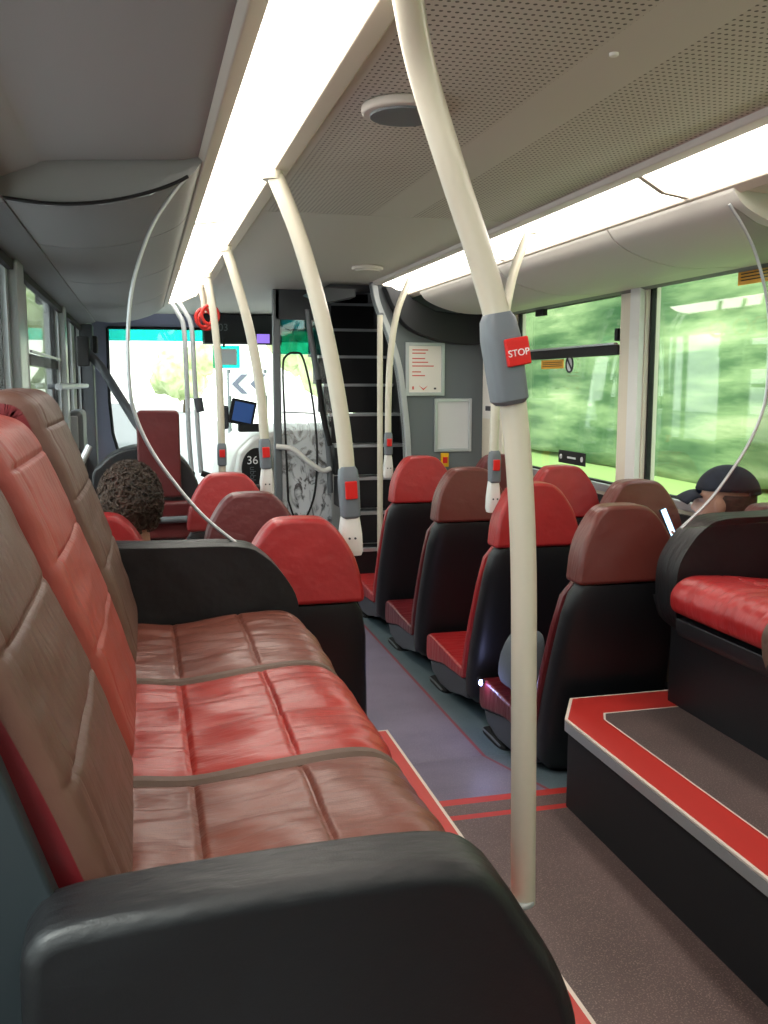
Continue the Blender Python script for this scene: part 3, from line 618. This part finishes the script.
for nm, x0, dx, lab in (('door_pole', .30, .0, 'left grey pole of the pair beside the front door'), ('door_pole', .355, .012, 'right grey pole of the pair, with the dark knob')):
    t = thing(nm, lab, 'pole', (x0, 7.0, -.6), group='pair of grey door poles')
    obj('tube', T([(x0-.10, 7.0, .60), (x0-.04, 7.0, .50), (x0, 7.0, .40), (x0+.01, 7.0, .1), (x0+.015+dx, 7.0, -.35), (x0+.03+dx, 7.0, -.64)], .017, curve=5), 'left_frame', t)
    obj('foot_bracket', T([(x0+.03+dx, 6.975, -.64), (x0+.03+dx+(.07 if dx else .0), 6.975+(.0 if dx else .03), -.665)], .022), 'rubber', t)
    if dx: obj('knob', T([(x0+.03, 7.0, -.10), (x0+.045, 7.0, -.2)], .032), 'dark_grey', t)
# hanging red straps
for i, (x, y) in enumerate(((.38, 6.0), (.41, 6.25), (.40, 5.75))):
    t = thing('strap_handle', ('lowest red strap handle hanging by the narrow pole', 'red strap handle hanging farthest forward', 'red strap handle hanging beside the second pole')[i], 'strap', (x, y, .36), group='red hanging straps')
    obj('strap', T([(x-.02, y, .60), (x, y, .5), (x, y, .45)], .016, seg=8), 'trim_cream', t)
    obj('loop', T([(x+.05*math.sin(a), y+.015*math.sin(a), .40+.055*math.cos(a)) for a in [j*math.pi/8 for j in range(17)]], .011, seg=8), 'strap_red', t)

# wheelchair bay backrest, side box and rails
t = thing('wheelchair_backrest', 'tall narrow maroon pad on a rounded black shell beyond the seated person', 'backrest', (.08, 5.0, ZF))
sh = [(-.27, ZF), (-.27, -.55), (-.22, -.41), (-.12, -.34), (.02, -.32), (.14, -.35), (.23, -.43), (.29, -.6), (.31, -.9), (.31, ZF)]
obj('shell', PR([(p.x, p.z) for p in smooth_path([Vector((x, 0, z)) for x, z in sh], 4)], 5.04, 5.34), 'black_plastic', t, bev=.03)
obj('upper_pad', PR([(-.035, -.58), (.18, -.58), (.18, -.15), (.165, -.133), (-.02, -.133), (-.035, -.15)], 4.99, 5.05), 'wine_leather', t, bev=.015)
obj('lower_pad', PR([(-.02, -.80), (.25, -.80), (.25, -.60), (-.02, -.60)], 4.98, 5.05), 'wine_leather', t, bev=.02)
t2 = T([(.0, 4.96, -.695), (.27, 4.96, -.69)], .018); obj('rail', t2, 'mid_grey', t); obj('rail', T([(.0, 4.96, -.85), (.27, 4.96, -.85)], .018), 'mid_grey', t)
t = thing('wall_box', 'grey rounded box on the left wall under the windows', 'box', (XL, 6.1, -.5)); obj('housing', B(XL, XL+.085, 5.7, 6.1, -.40, -.15), 'mid_grey', t, bev=.03); obj('front_panel', B(XL+.01, XL+.06, 5.685, 5.70, -.37, -.18), 'silver', t, bev=.01)
t = thing('grab_rail', 'short pale rail running across the left windows', 'rail', (XL+.06, 6, 0)); obj('bar', T([(XL+.05, 4.6, -.012), (XL+.05, 6.9, -.012)], .016), 'silver', t)
for y in (4.65, 6.85): obj('bracket', T([(XL+.05, y, -.012), (XL, y, -.012)], .012), 'dark_grey', t)
t = thing('grab_rail', 'dark diagonal bar sloping down behind the maroon pad', 'rail', (-.3, 7, .1)); obj('bar', T([(-.36, 6.9, .22), (-.27, 6.85, .12), (-.04, 6.6, -.27), (.16, 6.3, -.5)], .03), 'dark_grey', t); obj('end_bracket', B(XL, -.34, 6.8, 7.0, .12, .32), 'rubber', t, bev=.01)
t = thing('grab_rail', 'short silver rail end beside the curly-haired head', 'rail', (-.25, 4.4, -.4)); obj('bar', T([(-.36, 4.4, -.52), (-.24, 4.5, -.28)], .016), 'silver', t); obj('bracket', T([(-.37, 4.4, -.52), (XL, 4.4, -.55)], .02), 'rubber', t)
t = thing('luggage_pen', 'dark door frame pillar at the front left', 'pillar', (XL, 7.2, ZF)); obj('pillar', B(XL, XL+.09, 7.12, 7.33, ZF, .42), 'dark_grey', t, bev=.01); obj('hinge_arm', B(XL+.02, XL+.12, 7.15, 7.30, .22, .34), 'rubber', t, bev=.01)
t['category'] = 'pillar'; t.name = 'door_pillar'
d = struct('door_1', B(XL-.04, XL-.01, 7.35, 7.42, ZF, .45), 'dark_grey', smooth=False)
for q in ((8.03, 8.07, ZF, .45), (8.68, 8.75, ZF, .45)): 
    e = obj('door_stile', B(XL-.04, XL-.01, *q), 'dark_grey', None, smooth=False); e.parent = d
e = obj('door_glass', B(XL-.028, XL-.022, 7.42, 8.68, ZF, .45), 'window_glass_left', None, smooth=False); e.parent = d

# ------------------------------------------------------------------ longitudinal benches over the wheel arches
cush_path = [(-.085, -.572), (-.02, -.578), (.06, -.585), (.18, -.572), (.30, -.564), (.355, -.580), (.384, -.62), (.380, -.68)]
back_path = [(-.33, -.075), (-.27, -.045), (-.205, -.062), (-.165, -.12), (-.115, -.25), (-.065, -.40), (-.02, -.56)]
Y = [.93, 1.39, 1.88, 2.37]
def bench(name, label, mir, cols, loc):
    t = thing(name, label, 'bench', loc)
    fx = (lambda x: x) if mir is None else (lambda x: min(2.21, mir-x))
    for i in range(3):
        a, b = Y[i]+.006, Y[i+1]-.006
        cm, bk_, sd = cols[i]
        off = (.030, .012, 0)[i]; fo = lambda z: off*min(1, max(0, (z+.54)/.34)); bp_ = [(x-fo(z)*.85, z-fo(z)*.5+(.035 if i == 2 and z > -.1 else .012 if i == 2 and z > -.2 else 0)) for x, z in back_path]
        obj('cushion', pad(cush_path, a, b, .055, gs=(.140, .300), depth=.006, gw=.0045, puff=.012, mirror=mir, seed=i*3+1, wr=.006, nu=190, nv=60), [cm, sd], t)
        obj('backrest', pad(bp_, a, b, .06, gs=(.20, .345, .49), gv=(.13,), depth=.005, gw=.0045, puff=.008, mirror=mir, seed=i*3+2, wr=.003, wdir='s', nu=190, nv=80), [bk_, sd], t)
    for y in Y[1:3]:
        P = smooth_path([Vector((x, y, z-.002)) for x, z in cush_path], 6); bm = NB(); prev = None
        for p in P:
            r = [bm.verts.new((fx(p.x), y+dy, p.z+dz)) for dy, dz in ((-.016, -.006), (-.009, .001), (.009, .001), (.016, -.006), (0, -.03))]
            if prev:
                for q in range(5): bm.faces.new((prev[q], prev[(q+1) % 5], r[(q+1) % 5], r[q]))
            else: bm.faces.new(r)
            prev = r
        bm.faces.new(prev[::-1]); obj('divider_strip', bm, 'divider_strip', t)
    # plinth and back shell
    px = .215 if mir is None else .26
    pl = [(px, ZS), (px, -.70), (.32, -.695), (.33, -.665), (-.04, -.66), (-.30, -.15), (-.40, -.13), (-.40, -.25), (-.12, -.80), (-.12, ZS)]
    obj('plinth', PR([(fx(x), z) for x, z in pl], Y[0]-.02, Y[3]+(.02 if mir is None else .165)), 'black_plastic', t, smooth=False)
    ch = [(.20, -.755), (.335, -.755), (.345, -.735), (.345, -.70), (.20, -.70)]
    obj('seat_channel', PR([(fx(x), z) for x, z in ch], Y[0], Y[3]), 'black_plastic', t, bev=.004)
    for a, b in ((Y[0]-.10, Y[0]-.004), (Y[3]+.004, Y[3]+.125)):
        nr = a < 1.5
        ar = [(-.125, -.53), (-.118, -.50), (-.078, -.478), (.10, -.467), (.265, -.466), (.325, -.485), (.365, -.54), (.405, -.61), (.425, -.68), (.425, -.78), (.40, -1.0), (.30, ZS), (-.125, ZS)] if nr else \
             [(-.38, -.40), (-.36, -.385), (.0, -.40), (.22, -.405), (.29, -.435), (.34, -.49), (.37, -.55), (.375, -.63), (.36, -.72), (.26, -.80), (.23, ZS), (-.38, ZS)]
        if mir is not None: ar = [(x-.03 if x > .2 else x, z) for x, z in ar]
        top = [(p.x, p.z) for p in smooth_path([Vector((x, 0, z)) for x, z in ar[:-2]], 4)]+ar[-2:]
        obj('armrest', PR([(fx(x), z) for x, z in top], a, b), 'black_leather', t, bev=.022, seg=5)
    P = [(-.10, -.72), (-.085, -.52), (-.19, -.20), (-.26, -.08), (-.38, -.09), (-.39, -.30), (-.15, -.72)]
    obj('end_panel', PR([(fx(x), z) for x, z in P], Y[0]-.03, Y[0]), 'shell_grey', t, bev=.006)
    return t
bench('side_bench', 'three seat leather bench along the left wall, brown, red and brown', None, [('bench_brown', 'back_brown_hazed', 'maroon_dark'), ('bench_red', 'back_red_hazed', 'red_leather'), ('bench_brown', 'back_brown_hazed', 'maroon_dark')], (.2, 1.6, ZS))
# right-hand bench (mirrored); its far end stands a little further forward
Y2 = list(Y); Y[:] = [1.08, 1.54, 2.02, 2.50]
bench('side_bench', 'red cushioned bench on the raised step at the right edge', 1.885, [('bench_brown', 'back_brown_hazed', 'maroon_dark'), ('red_leather', 'bench_red', 'red_leather'), ('red_leather', 'bench_red', 'red_leather')], (1.7, 1.6, ZS))
Y[:] = Y2
# curved glass screens above the far armrests
curve = [(.125, .505), (.08, .45), (.031, .371), (-.012, .25), (-.029, .131), (-.03, .0), (-.018, -.08), (.02, -.17), (.085, -.267), (.15, -.345), (.235, -.42)]
def gscreen(label, mir, yy):
    fx = (lambda x: x) if mir is None else (lambda x: mir-x)
    t = thing('glass_screen', label, 'screen', (fx(-.1), yy, -.4))
    P = smooth_path([Vector((x, 0, z)) for x, z in curve], 5)
    tops = [(x, z-.003) for x, z in front_prof[1:] if x > -.40 and x < .12]
    pts = [(fx(p.x), p.z) for p in P]+[(fx(-.40), -.40), (fx(-.40), .432)]+[(fx(x), z) for x, z in tops[::-1]]
    obj('glass', PR(pts, yy-.004, yy+.004), 'screen_glass', t, smooth=False)
    obj('edge_strip', T([(fx(p.x), yy, p.z) for p in P], .0048, seg=8), 'silver', t)
    return t
gscreen('clear curved glass screen above the far armrest of the left bench', None, 2.46); gscreen('clear curved glass screen above the armrest of the right bench', 1.755, 2.46)

# ------------------------------------------------------------------ forward facing seats
def make_seat(col, piping, label, side):
    t = thing('bus_seat', label, 'seat', origin=True)
    # headrest
    o = [(-.185, 0), (.185, 0), (.180, .05), (.160, .13), (.125, .195), (.09, .235), (.05, .25), (-.05, .25), (-.09, .235), (-.125, .195), (-.160, .13), (-.180, .05)]
    oo = [(p.x, p.y) for p in smooth_path([Vector((a, b, 0)) for a, b in o[1:]], 3)]
    bm = NB(); prism(bm, o[:1]+oo[:-1], -.055, .055)
    for v in bm.verts: v.co = Vector((v.co.x, v.co.y-.045+v.co.z*.10-(.0 if v.co.y > 0 else -.10*max(0, v.co.z-.12)), v.co.z+.775))
    obj('headrest', bm, col, t, bev=.024, seg=5)
    L = [(.77, -.045, .165, .045), (.74, -.04, .185, .052), (.66, -.02, .200, .055), (.50, .025, .212, .06), (.34, .065, .222, .065), (.20, .095, .226, .07), (.12, .11, .222, .07), (.085, .12, .19, .055)]
    bm = NB(); loft(bm, [((0, y, z), (w_, 0, 0), (0, d_, 0)) for z, y, w_, d_ in L][::-1], p=4); obj('back_shell', bm, 'black_plastic', t)
    L = [(.765, .01, .160, .025), (.72, .02, .192, .03), (.60, .055, .208, .03), (.44, .10, .222, .03), (.28, .14, .232, .03), (.18, .165, .23, .03)]
    bm = NB(); loft(bm, [((0, y, z), (w_, 0, 0), (0, d_, 0)) for z, y, w_, d_ in L][::-1], p=4); obj('backrest', bm, piping, t)
    S = [(.17, .165), (.17, .215), (.35, .225), (.55, .238), (.66, .24), (.70, .222), (.705, .13), (.68, .105), (.45, .15)]
    bm = NB(); prism(bm, S, -.228, .228, 'x'); obj('cushion', bm, piping, t, bev=.014)
    S = [(.14, .18), (.45, .15), (.675, .105), (.64, .06), (.52, .035), (.38, .04), (.22, .075), (.13, .09)]
    bm = NB(); prism(bm, S, -.215, .215, 'x'); obj('seat_shroud', bm, 'dark_grey', t, bev=.01)
    fx = -.165*side
    bm = NB(); loft(bm, [((fx, .60, .012), (.028, 0, 0), (0, .055, 0)), ((fx, .56, .07), (.035, 0, 0), (0, .07, 0))]); obj('leg', bm, 'rubber', t)
    bm = NB(); loft(bm, [((fx-.01*side, .60, .0), (.04, 0, 0), (0, .125, 0)), ((fx-.01*side, .60, .010), (.04, 0, 0), (0, .125, 0)), ((fx-.01*side, .60, .014), (.032, 0, 0), (0, .117, 0))]); obj('foot_plate', bm, 'rubber', t)
    bm = NB(); tube(bm, [(fx-.045*side, .50, .012), (fx-.05*side, .60, .02), (fx-.045*side, .70, .012)], .004, seg=8); obj('foot_trim', bm, 'mid_grey', t)
    return t
seats = [
 # x, y, headrest, piping, side(+1 leg towards aisle on the left), label
 (1.525, 2.85, 'maroon_leather', 'maroon_dark', 1, 'brown topped seat right of the aisle, nearest to the red edged step'),
 (1.515, 3.57, 'red_leather', 'red_leather', 1, 'red aisle seat behind the thick pole, one row ahead of the bag'),
 (1.495, 4.30, 'maroon_leather', 'maroon_dark', 1, 'dark maroon aisle seat between two red aisle seats'),
 (1.48, 5.05, 'red_leather', 'red_leather', 1, 'foremost red aisle seat, in front of the stairs'),
 (2.015, 2.73, 'maroon_leather', 'maroon_dark', 1, 'maroon seat occupied by the person in the cap'),
 (1.98, 3.57, 'maroon_leather', 'maroon_dark', 1, 'brown window seat in front of the phone, beneath the window pillar'),
 (1.975, 4.30, 'red_leather', 'red_leather', 1, 'red window seat beneath the black plate on the window'),
 (1.945, 5.05, 'wine_leather', 'maroon_dark', 1, 'dark maroon window seat just below the cream pillar notice'),
 (.44, 2.80, 'red_leather', 'maroon_dark', -1, 'large red topped seat just beyond the left bench armrest'),
 (.375, 3.50, 'wine_leather', 'maroon_dark', -1, 'dark maroon topped seat between two red seats left of the aisle'),
 (.355, 4.30, 'red_leather', 'red_leather', -1, 'red topped seat foremost on the left, by the pole'),
 (-.15, 2.75, 'red_leather', 'red_leather', -1, 'red seat occupied by the curly-haired person'),
]
protos = {}
for x, y, c, p, sd, lab in seats:
    zf = ZF+K if y > 3 else ZF+K
    # the first row stands with its feet just beyond the ramp
    key = (c, p, sd)
    if key not in protos: t = protos[key] = make_seat(c, p, lab, sd)
    else: t = copy_tree(protos[key]); t['label'] = lab
    t.location = (x, y, zf); t.scale.z = 1.035 if x < 0 else 1; t.scale.x =   .80 if x > 1.9 and y < 3 else 1; t['group'] = 'forward facing seats right of the aisle' if x > 1 else 'forward facing seats left of the aisle'

# bag and light on the nearest right seat
t = thing('shoulder_bag', 'soft grey bag lying on the nearest seat right of the aisle', 'bag', (1.38, 3.33, ZF+.24))
bm = NB(); loft(bm, [((1.385, 3.31, -1.175), (.06, 0, 0), (0, .12, 0)), ((1.38, 3.31, -1.13), (.075, 0, 0), (0, .13, 0)), ((1.38, 3.30, -1.03), (.07, 0, 0), (0, .12, .0)), ((1.39, 3.28, -.95), (.055, 0, 0), (0, .09, 0)), ((1.40, 3.27, -.915), (.03, 0, 0), (0, .06, 0))], p=2.6)
for v in bm.verts: v.co += Vector((1, 1, 1))*.016*noise.noise(v.co*17)
obj('body', bm, 'bag_grey', t, sub=1); obj('handle', T([(1.36, 3.18, -.99), (1.34, 3.22, -.93), (1.37, 3.31, -.905), (1.40, 3.38, -.95)], .008, curve=5, seg=8), 'dark_cloth', t)
t = thing('small_lamp', 'tiny blue-white glowing light at the corner of the seat with the bag', 'light', (1.285, 3.49, -1.2))
bm = NB(); loft(bm, [((1.285, 3.50, -1.198), (.010, 0, 0), (0, .02, 0)), ((1.285, 3.50, -1.178), (.010, 0, 0), (0, .02, 0))]); obj('housing', bm, 'rubber', t)
bm = NB(); bmesh.ops.create_icosphere(bm, subdivisions=3, radius=1)
for v in bm.verts: v.co = Vector((1.278+v.co.x*.007, 3.477+v.co.y*.006, -1.187+v.co.z*.013))
obj('bulb', bm, 'led_blue', t)
ld = bpy.data.lights.new('seat_led', 'POINT'); ld.energy = .35; ld.color = (.45, .5, 1); ld.shadow_soft_size = .01
lo = bpy.data.objects.new('seat_led', ld); C.objects.link(lo); lo.location = (1.258, 3.45, -1.187+K)

# ------------------------------------------------------------------ people
def person(label, head, seatx, seaty, yaw, pose, top_m, cap=False, tilt=0):
    """seated figure; head = centre of the head (eye-relative coords), yaw turns the face, 0 = forward"""
    t = thing('person', label, 'person', (seatx, seaty, ZF))
    hx, hy, hz = head; Rz = Matrix.Rotation(yaw, 4, 'Z')
    def h(x, y, z): v = Rz @ Vector((x, y, z)); return (hx+v.x, hy+v.y, hz+v.z)
    def he(c, r): return ('e', h(*c), r, Rz)
    hip_z = ZF+.24+.10; sh = hz-.27; sy = hy-.02
    body = [he((0, -.005, .015), (.074, .094, .105)), he((0, .035, -.035), (.058, .066, .085)), he((0, .07, -.088), (.028, .024, .022)), he((0, .085, -.035), (.036, .02, .05)),
            ('c', h(0, .096, .02), h(0, .112, -.022), .009, .014), ('c', h(-.02, .098, -.060), h(.02, .098, -.060), .009, .009),
            he((-.033, .086, .022), (.016, .010, .010)), he((.033, .086, .022), (.016, .010, .010)),
            he((-.079, .0, -.005), (.010, .020, .032)), he((.079, .0, -.005), (.010, .020, .032)),
            ('c', h(0, -.02, -.07), (hx, sy, sh+.06), .052, .062)]
    cx = (hx+seatx)/2
    torso = [('e', (cx, sy+.03, sh-.02), (.20, .11, .09)), ('e', (seatx, seaty+.14, sh-.22), (.165, .12, .20)), ('e', (seatx, seaty+.20, hip_z+.02), (.17, .13, .12))]
    arms = []; hands = []
    for s, (el, wr_) in pose.items():
        shd = Vector((cx+s*.18, sy+.03, sh-.02)); el = Vector(el); wr_ = Vector(wr_)
        arms += [('c', shd, el, .055, .042), ('c', el, wr_, .042, .030)]
        d = (wr_-el).normalized(); side = d.cross(Vector((0, 0, 1))).normalized()*(-s); upv = side.cross(d)*(-s)
        pc = wr_+d*.055; hands += [('c', wr_-d*.03, wr_+d*.02, .026, .026), ('c', pc-side*.022, pc+side*.022, .017, .017), ('c', pc-side*.026-d*.02, pc+side*.02-d*.02, .017, .018)]
        for q, (off, ln) in enumerate(((-.032, .062), (-.011, .072), (.011, .068), (.032, .052))):
            k0 = pc+d*.02+side*off; k1 = k0+d*ln*.45+upv*.004; k2 = k1+d*ln*.22+upv*.020; k3 = k2-d*.004+upv*.018
            hands += [('c', k0, k1, .009, .0085), ('c', k1, k2, .0085, .008), ('c', k2, k3, .008, .007)]
        k0 = wr_+d*.02-side*.025; k1 = k0-side*.022+d*.02+upv*.01; k2 = k1+d*.028+upv*.012; hands += [('c', k0, k1, .012, .010), ('c', k1, k2, .010, .008)]
    legs = []
    for s in (-1, 1):
        hp = Vector((seatx+s*.09, seaty+.22, hip_z-.01)); kn = Vector((seatx+s*.11, seaty+.62, hip_z+.13)); an = Vector((seatx+s*.10, seaty+.62 , ZF+.09)); 
        legs += [('c', hp, kn, .078, .056), ('c', kn, an, .056, .042)]
    core = [('c', Vector((seatx, seaty+.2, hip_z)), Vector((cx, sy+.03, sh)), .08, .07), ('c', Vector((cx-.17, sy+.03, sh-.02)), Vector((cx+.17, sy+.03, sh-.02)), .045, .045)]
    ll = [('c', Vector((seatx+s*.09, seaty+.2, hip_z)), Vector((seatx+s*.11, seaty+.62, hip_z+.13)), .06, .04) for s in (-1, 1)]+[('c', Vector((seatx+s*.11, seaty+.62, hip_z+.13)), Vector((seatx+s*.10, seaty+.62, ZF+.09)), .04, .03) for s in (-1, 1)]
    ain = [('c', a[1], a[2], a[3]*.72, a[4]*.72) for a in arms]
    obj_b = blob('body', body+core+ll+ain+hands, 'skin', t, vox=.006)
    blob('jacket', torso+[('c', a[1], a[2], a[3], a[4]) for a in arms]+[('c', (hx-.02, sy-.01, sh+.05), (hx+.02, sy-.01, sh+.05), .066, .066)], top_m, t, vox=.010)
    blob('trousers', legs+[('e', (seatx, seaty+.2, hip_z-.01), (.17, .14, .10))], 'dark_cloth', t, vox=.012)
    for s in (-1, 1):
        bm = NB(); x = seatx+s*.10; y = seaty+.60
        loft(bm, [((x, y+.06, ZF+.002), (.045, 0, 0), (0, .13, 0)), ((x, y+.06, ZF+.03), (.046, 0, 0), (0, .13, 0)), ((x, y+.035, ZF+.06), (.042, 0, 0), (0, .09, 0)), ((x, y+.0, ZF+.10), (.04, 0, 0), (0, .048, 0))], p=2.6); obj('shoe', bm, 'rubber', t)
    if not cap:
        bm = NB(); bmesh.ops.create_icosphere(bm, subdivisions=5, radius=1)
        dl = [v for v in bm.verts if (v.co.y > .62 and v.co.z < .35) or (v.co.z < -.78)]; bmesh.ops.delete(bm, geom=dl, context='VERTS')
        for v in bm.verts:
            n = v.co.copy(); q = Vector((n.x*.089, n.y*.107-.012, n.z*.113+.006)); q += n*(.012*noise.noise(n*5)+.010*noise.noise(n*12)); v.co = Vector(h(*q))
        o = obj('hair', bm, 'hair_dark', t); sdf = o.modifiers.new('so', 'SOLIDIFY'); sdf.thickness = .01; sdf.offset = -1
        random.seed(8); bm = NB()
        for _ in range(520):      # loose curls
            a = random.uniform(0, 2*math.pi); zz = random.uniform(-.75, 1); rr = math.sqrt(max(0, 1-zz*zz)); n = Vector((rr*math.cos(a), rr*math.sin(a), zz))
            if n.y > .6 and n.z < .35: continue
            c0 = Vector((n.x*.088, n.y*.106-.012, n.z*.112+.006)); tn = n.orthogonal().normalized(); tn.rotate(Matrix.Rotation(random.uniform(0, 6.28), 3, n)); bn = n.cross(tn)
            pts = [Vector(h(*(c0+tn*.012*math.cos(u)+bn*.012*math.sin(u)+n*(.002+.010*u/5)))) for u in [q*.9 for q in range(6)]]; tube(bm, pts, .0025, seg=5)
        obj('hair_curls', bm, 'hair_dark', t)
    else:
        bm = NB(); bmesh.ops.create_icosphere(bm, subdivisions=4, radius=1); bmesh.ops.delete(bm, geom=[v for v in bm.verts if v.co.z < .02], context='VERTS')
        for v in bm.verts: v.co = Vector(h(v.co.x*.090, v.co.y*.108-.004, v.co.z*.098+.035+.12*min(0, v.co.y)*0))
        c = obj('cap', bm, 'navy_cloth', t); s_ = c.modifiers.new('so', 'SOLIDIFY'); s_.thickness = .006; s_.offset = 1
        bm = NB(); rows = []
        for i in range(9):
            r = i/8; row = []
            for j in range(13):
                a = math.radians(-52+104*j/12); R1 = .104; L_ = .075*math.cos(a*.9); x = math.sin(a)*(.092+.012*r); y = math.cos(a)*R1+L_*r; row.append(bm.verts.new(h(x, y, .045-.030*r*r-.018*(abs(a)/.9)**2)))
            rows.append(row)
        for A, D in zip(rows, rows[1:]):
            for j in range(12): bm.faces.new((A[j], A[j+1], D[j+1], D[j]))
        b_ = obj('peak', bm, 'navy_cloth', c); s_ = b_.modifiers.new('so', 'SOLIDIFY'); s_.thickness = .005
        obj('strap', T([h(.092*math.sin(a), -.108*math.cos(a)-.004, .042+.0) for a in [i*.12-.6 for i in range(11)]], .007, seg=8), 'dark_cloth', c)
        bm = NB(); bmesh.ops.create_icosphere(bm, subdivisions=4, radius=1); bmesh.ops.delete(bm, geom=[v for v in bm.verts if v.co.z > .25 or v.co.z < -.62 or v.co.y > .05], context='VERTS')
        for v in bm.verts: v.co = Vector(h(v.co.x*.080, v.co.y*.101-.005, v.co.z*.11+.02))
        o = obj('hair', bm, 'hair_dark', t); s_ = o.modifiers.new('so', 'SOLIDIFY'); s_.thickness = .006
    return t
person('person with dark curly hair seated beyond the left bench, seen from behind', (-.045, 2.97, -.355), -.10, 2.75, 0, {-1: ((-.28, 3.1, -.92), (-.18, 3.34, -.98)), 1: ((.10, 3.1, -.92), (.04, 3.34, -.98))}, 'dark_cloth')
person('person in a dark cap looking down at a phone by the right window', (2.025, 2.99, -.425), 1.93, 2.85, math.radians(42), {-1: ((1.80, 3.02, -.82), (1.845, 3.07, -.66)), 1: ((2.12, 3.16, -.86), (1.97, 3.32, -.94))}, 'brown_cloth', cap=True)
t = thing('mobile_phone', 'lit mobile phone held upright by the person in the cap', 'phone', (1.78, 3.2, -.55))
bm = NB(); box(bm, -.036, .036, -.004, .004, -.07, .07)
Rp = Matrix.Translation((1.865, 3.10, -.52)) @ Matrix.Rotation(math.radians(46), 4, 'Z') @ Matrix.Rotation(math.radians(-24), 4, 'X')
for v in bm.verts: v.co = Rp @ v.co
obj('case', bm, 'rubber', t, bev=.003)
bm = NB(); box(bm, -.033, .033, -.0055, -.004, -.066, .066)
for v in bm.verts: v.co = Rp @ v.co
obj('screen', bm, 'phone_glow', t)

# ------------------------------------------------------------------ outside
ZG = -1.75
struct('ground_road', B(-30, 3.4, -15, 90, ZG-.1, ZG), 'asphalt', smooth=False)
bm = NB(); nx, ny = 14, 28; R = []
for i in range(nx+1):
    R.append([bm.verts.new((3.4+i*.32, -6+j*1.1, ZG+.02+.088*i+.015*noise.noise((i*.4, j*.5, 0)))) for j in range(ny+1)])
for i in range(nx):
    for j in range(ny): bm.faces.new((R[i][j], R[i+1][j], R[i+1][j+1], R[i][j+1]))
tag(obj('grass_verge', bm, 'verge', None), 'bright green grass verge along the road outside the right windows', 'grass', kind='stuff')
bm = NB(); R = []; nz_, ny = 36, 115
for i in range(nz_+1):
    u = i/nz_; row = []
    for j in range(ny+1):
        y = -8+j*.30; z = ZG+.7+u*6.0; d = noise.noise((y*.12, z*.6, 3))*.28*min(1, u*4)+noise.noise((y*.5, z*1.6, 9))*.06
        row.append(bm.verts.new((7.0+1.2*u*u-d, y, z+.08*noise.noise((y, z, 5)))))
    R.append(row)
for i in range(nz_):
    for j in range(ny): bm.faces.new((R[i][j], R[i][j+1], R[i+1][j+1], R[i+1][j]))
o = obj('hedge', bm, 'hedge_green', None); tag(o, 'tall bank of green hedge rushing past the right windows', 'hedge', kind='stuff'); s_ = o.modifiers.new('so', 'SOLIDIFY'); s_.thickness = 1.2; s_.offset = -1
def tree(x, y, hgt, r, lab, seed):
    t = thing('tree', lab, 'tree', (x, y, ZG), group='trees ahead of the bus'); obj('trunk', T([(x, y, ZG), (x+.1, y, ZG+hgt*.5), (x, y, ZG+hgt*.8)], [.22, .17, .08]), 'bark', t)
    bm = NB(); random.seed(seed)
    for q in range(9):
        c = Vector((x+random.uniform(-.6, .6)*r, y+random.uniform(-.6, .6)*r, ZG+hgt*.62+random.uniform(-.45, .5)*r)); vs = bmesh.ops.create_icosphere(bm, subdivisions=3, radius=r*random.uniform(.5, .75))['verts']
        for v in vs: v.co = c+v.co*(1+.28*noise.noise(v.co*1.6+c)+.14*noise.noise(v.co*5))
    obj('crown', bm, 'tree_green', t)
tree(7.6, 40, 6.5, 2.6, 'green tree beyond the windscreen, above the driver screen edge', 3); tree(-3.6, 26, 4.2, 1.6, 'tree seen through the left end of the windscreen', 5); tree(2.6, 60, 4.2, 1.8, 'distant tree at the middle of the windscreen', 7)
t = thing('chevron_sign', 'black and white chevron bend sign beyond the windscreen', 'road sign', (2.05, 20, ZG))
obj('board', B(1.75, 2.55, 20, 20.04, -.24, .22), 'sign_white', t)
bm = NB()
for x in (2.0, 2.38): prism(bm, [(x, -.20), (x-.2, 0), (x, .20), (x+.13, .20), (x-.07, 0), (x+.13, -.20)], 19.985, 20)
obj('arrows', bm, 'arrow_washed', t)  # black arrows painted grey, the overexposed glare is in their colour
for x in (1.75, 2.5): obj('post', T([(x, 20.06, ZG), (x, 20.06, .3)], .04), 'mid_grey', t)
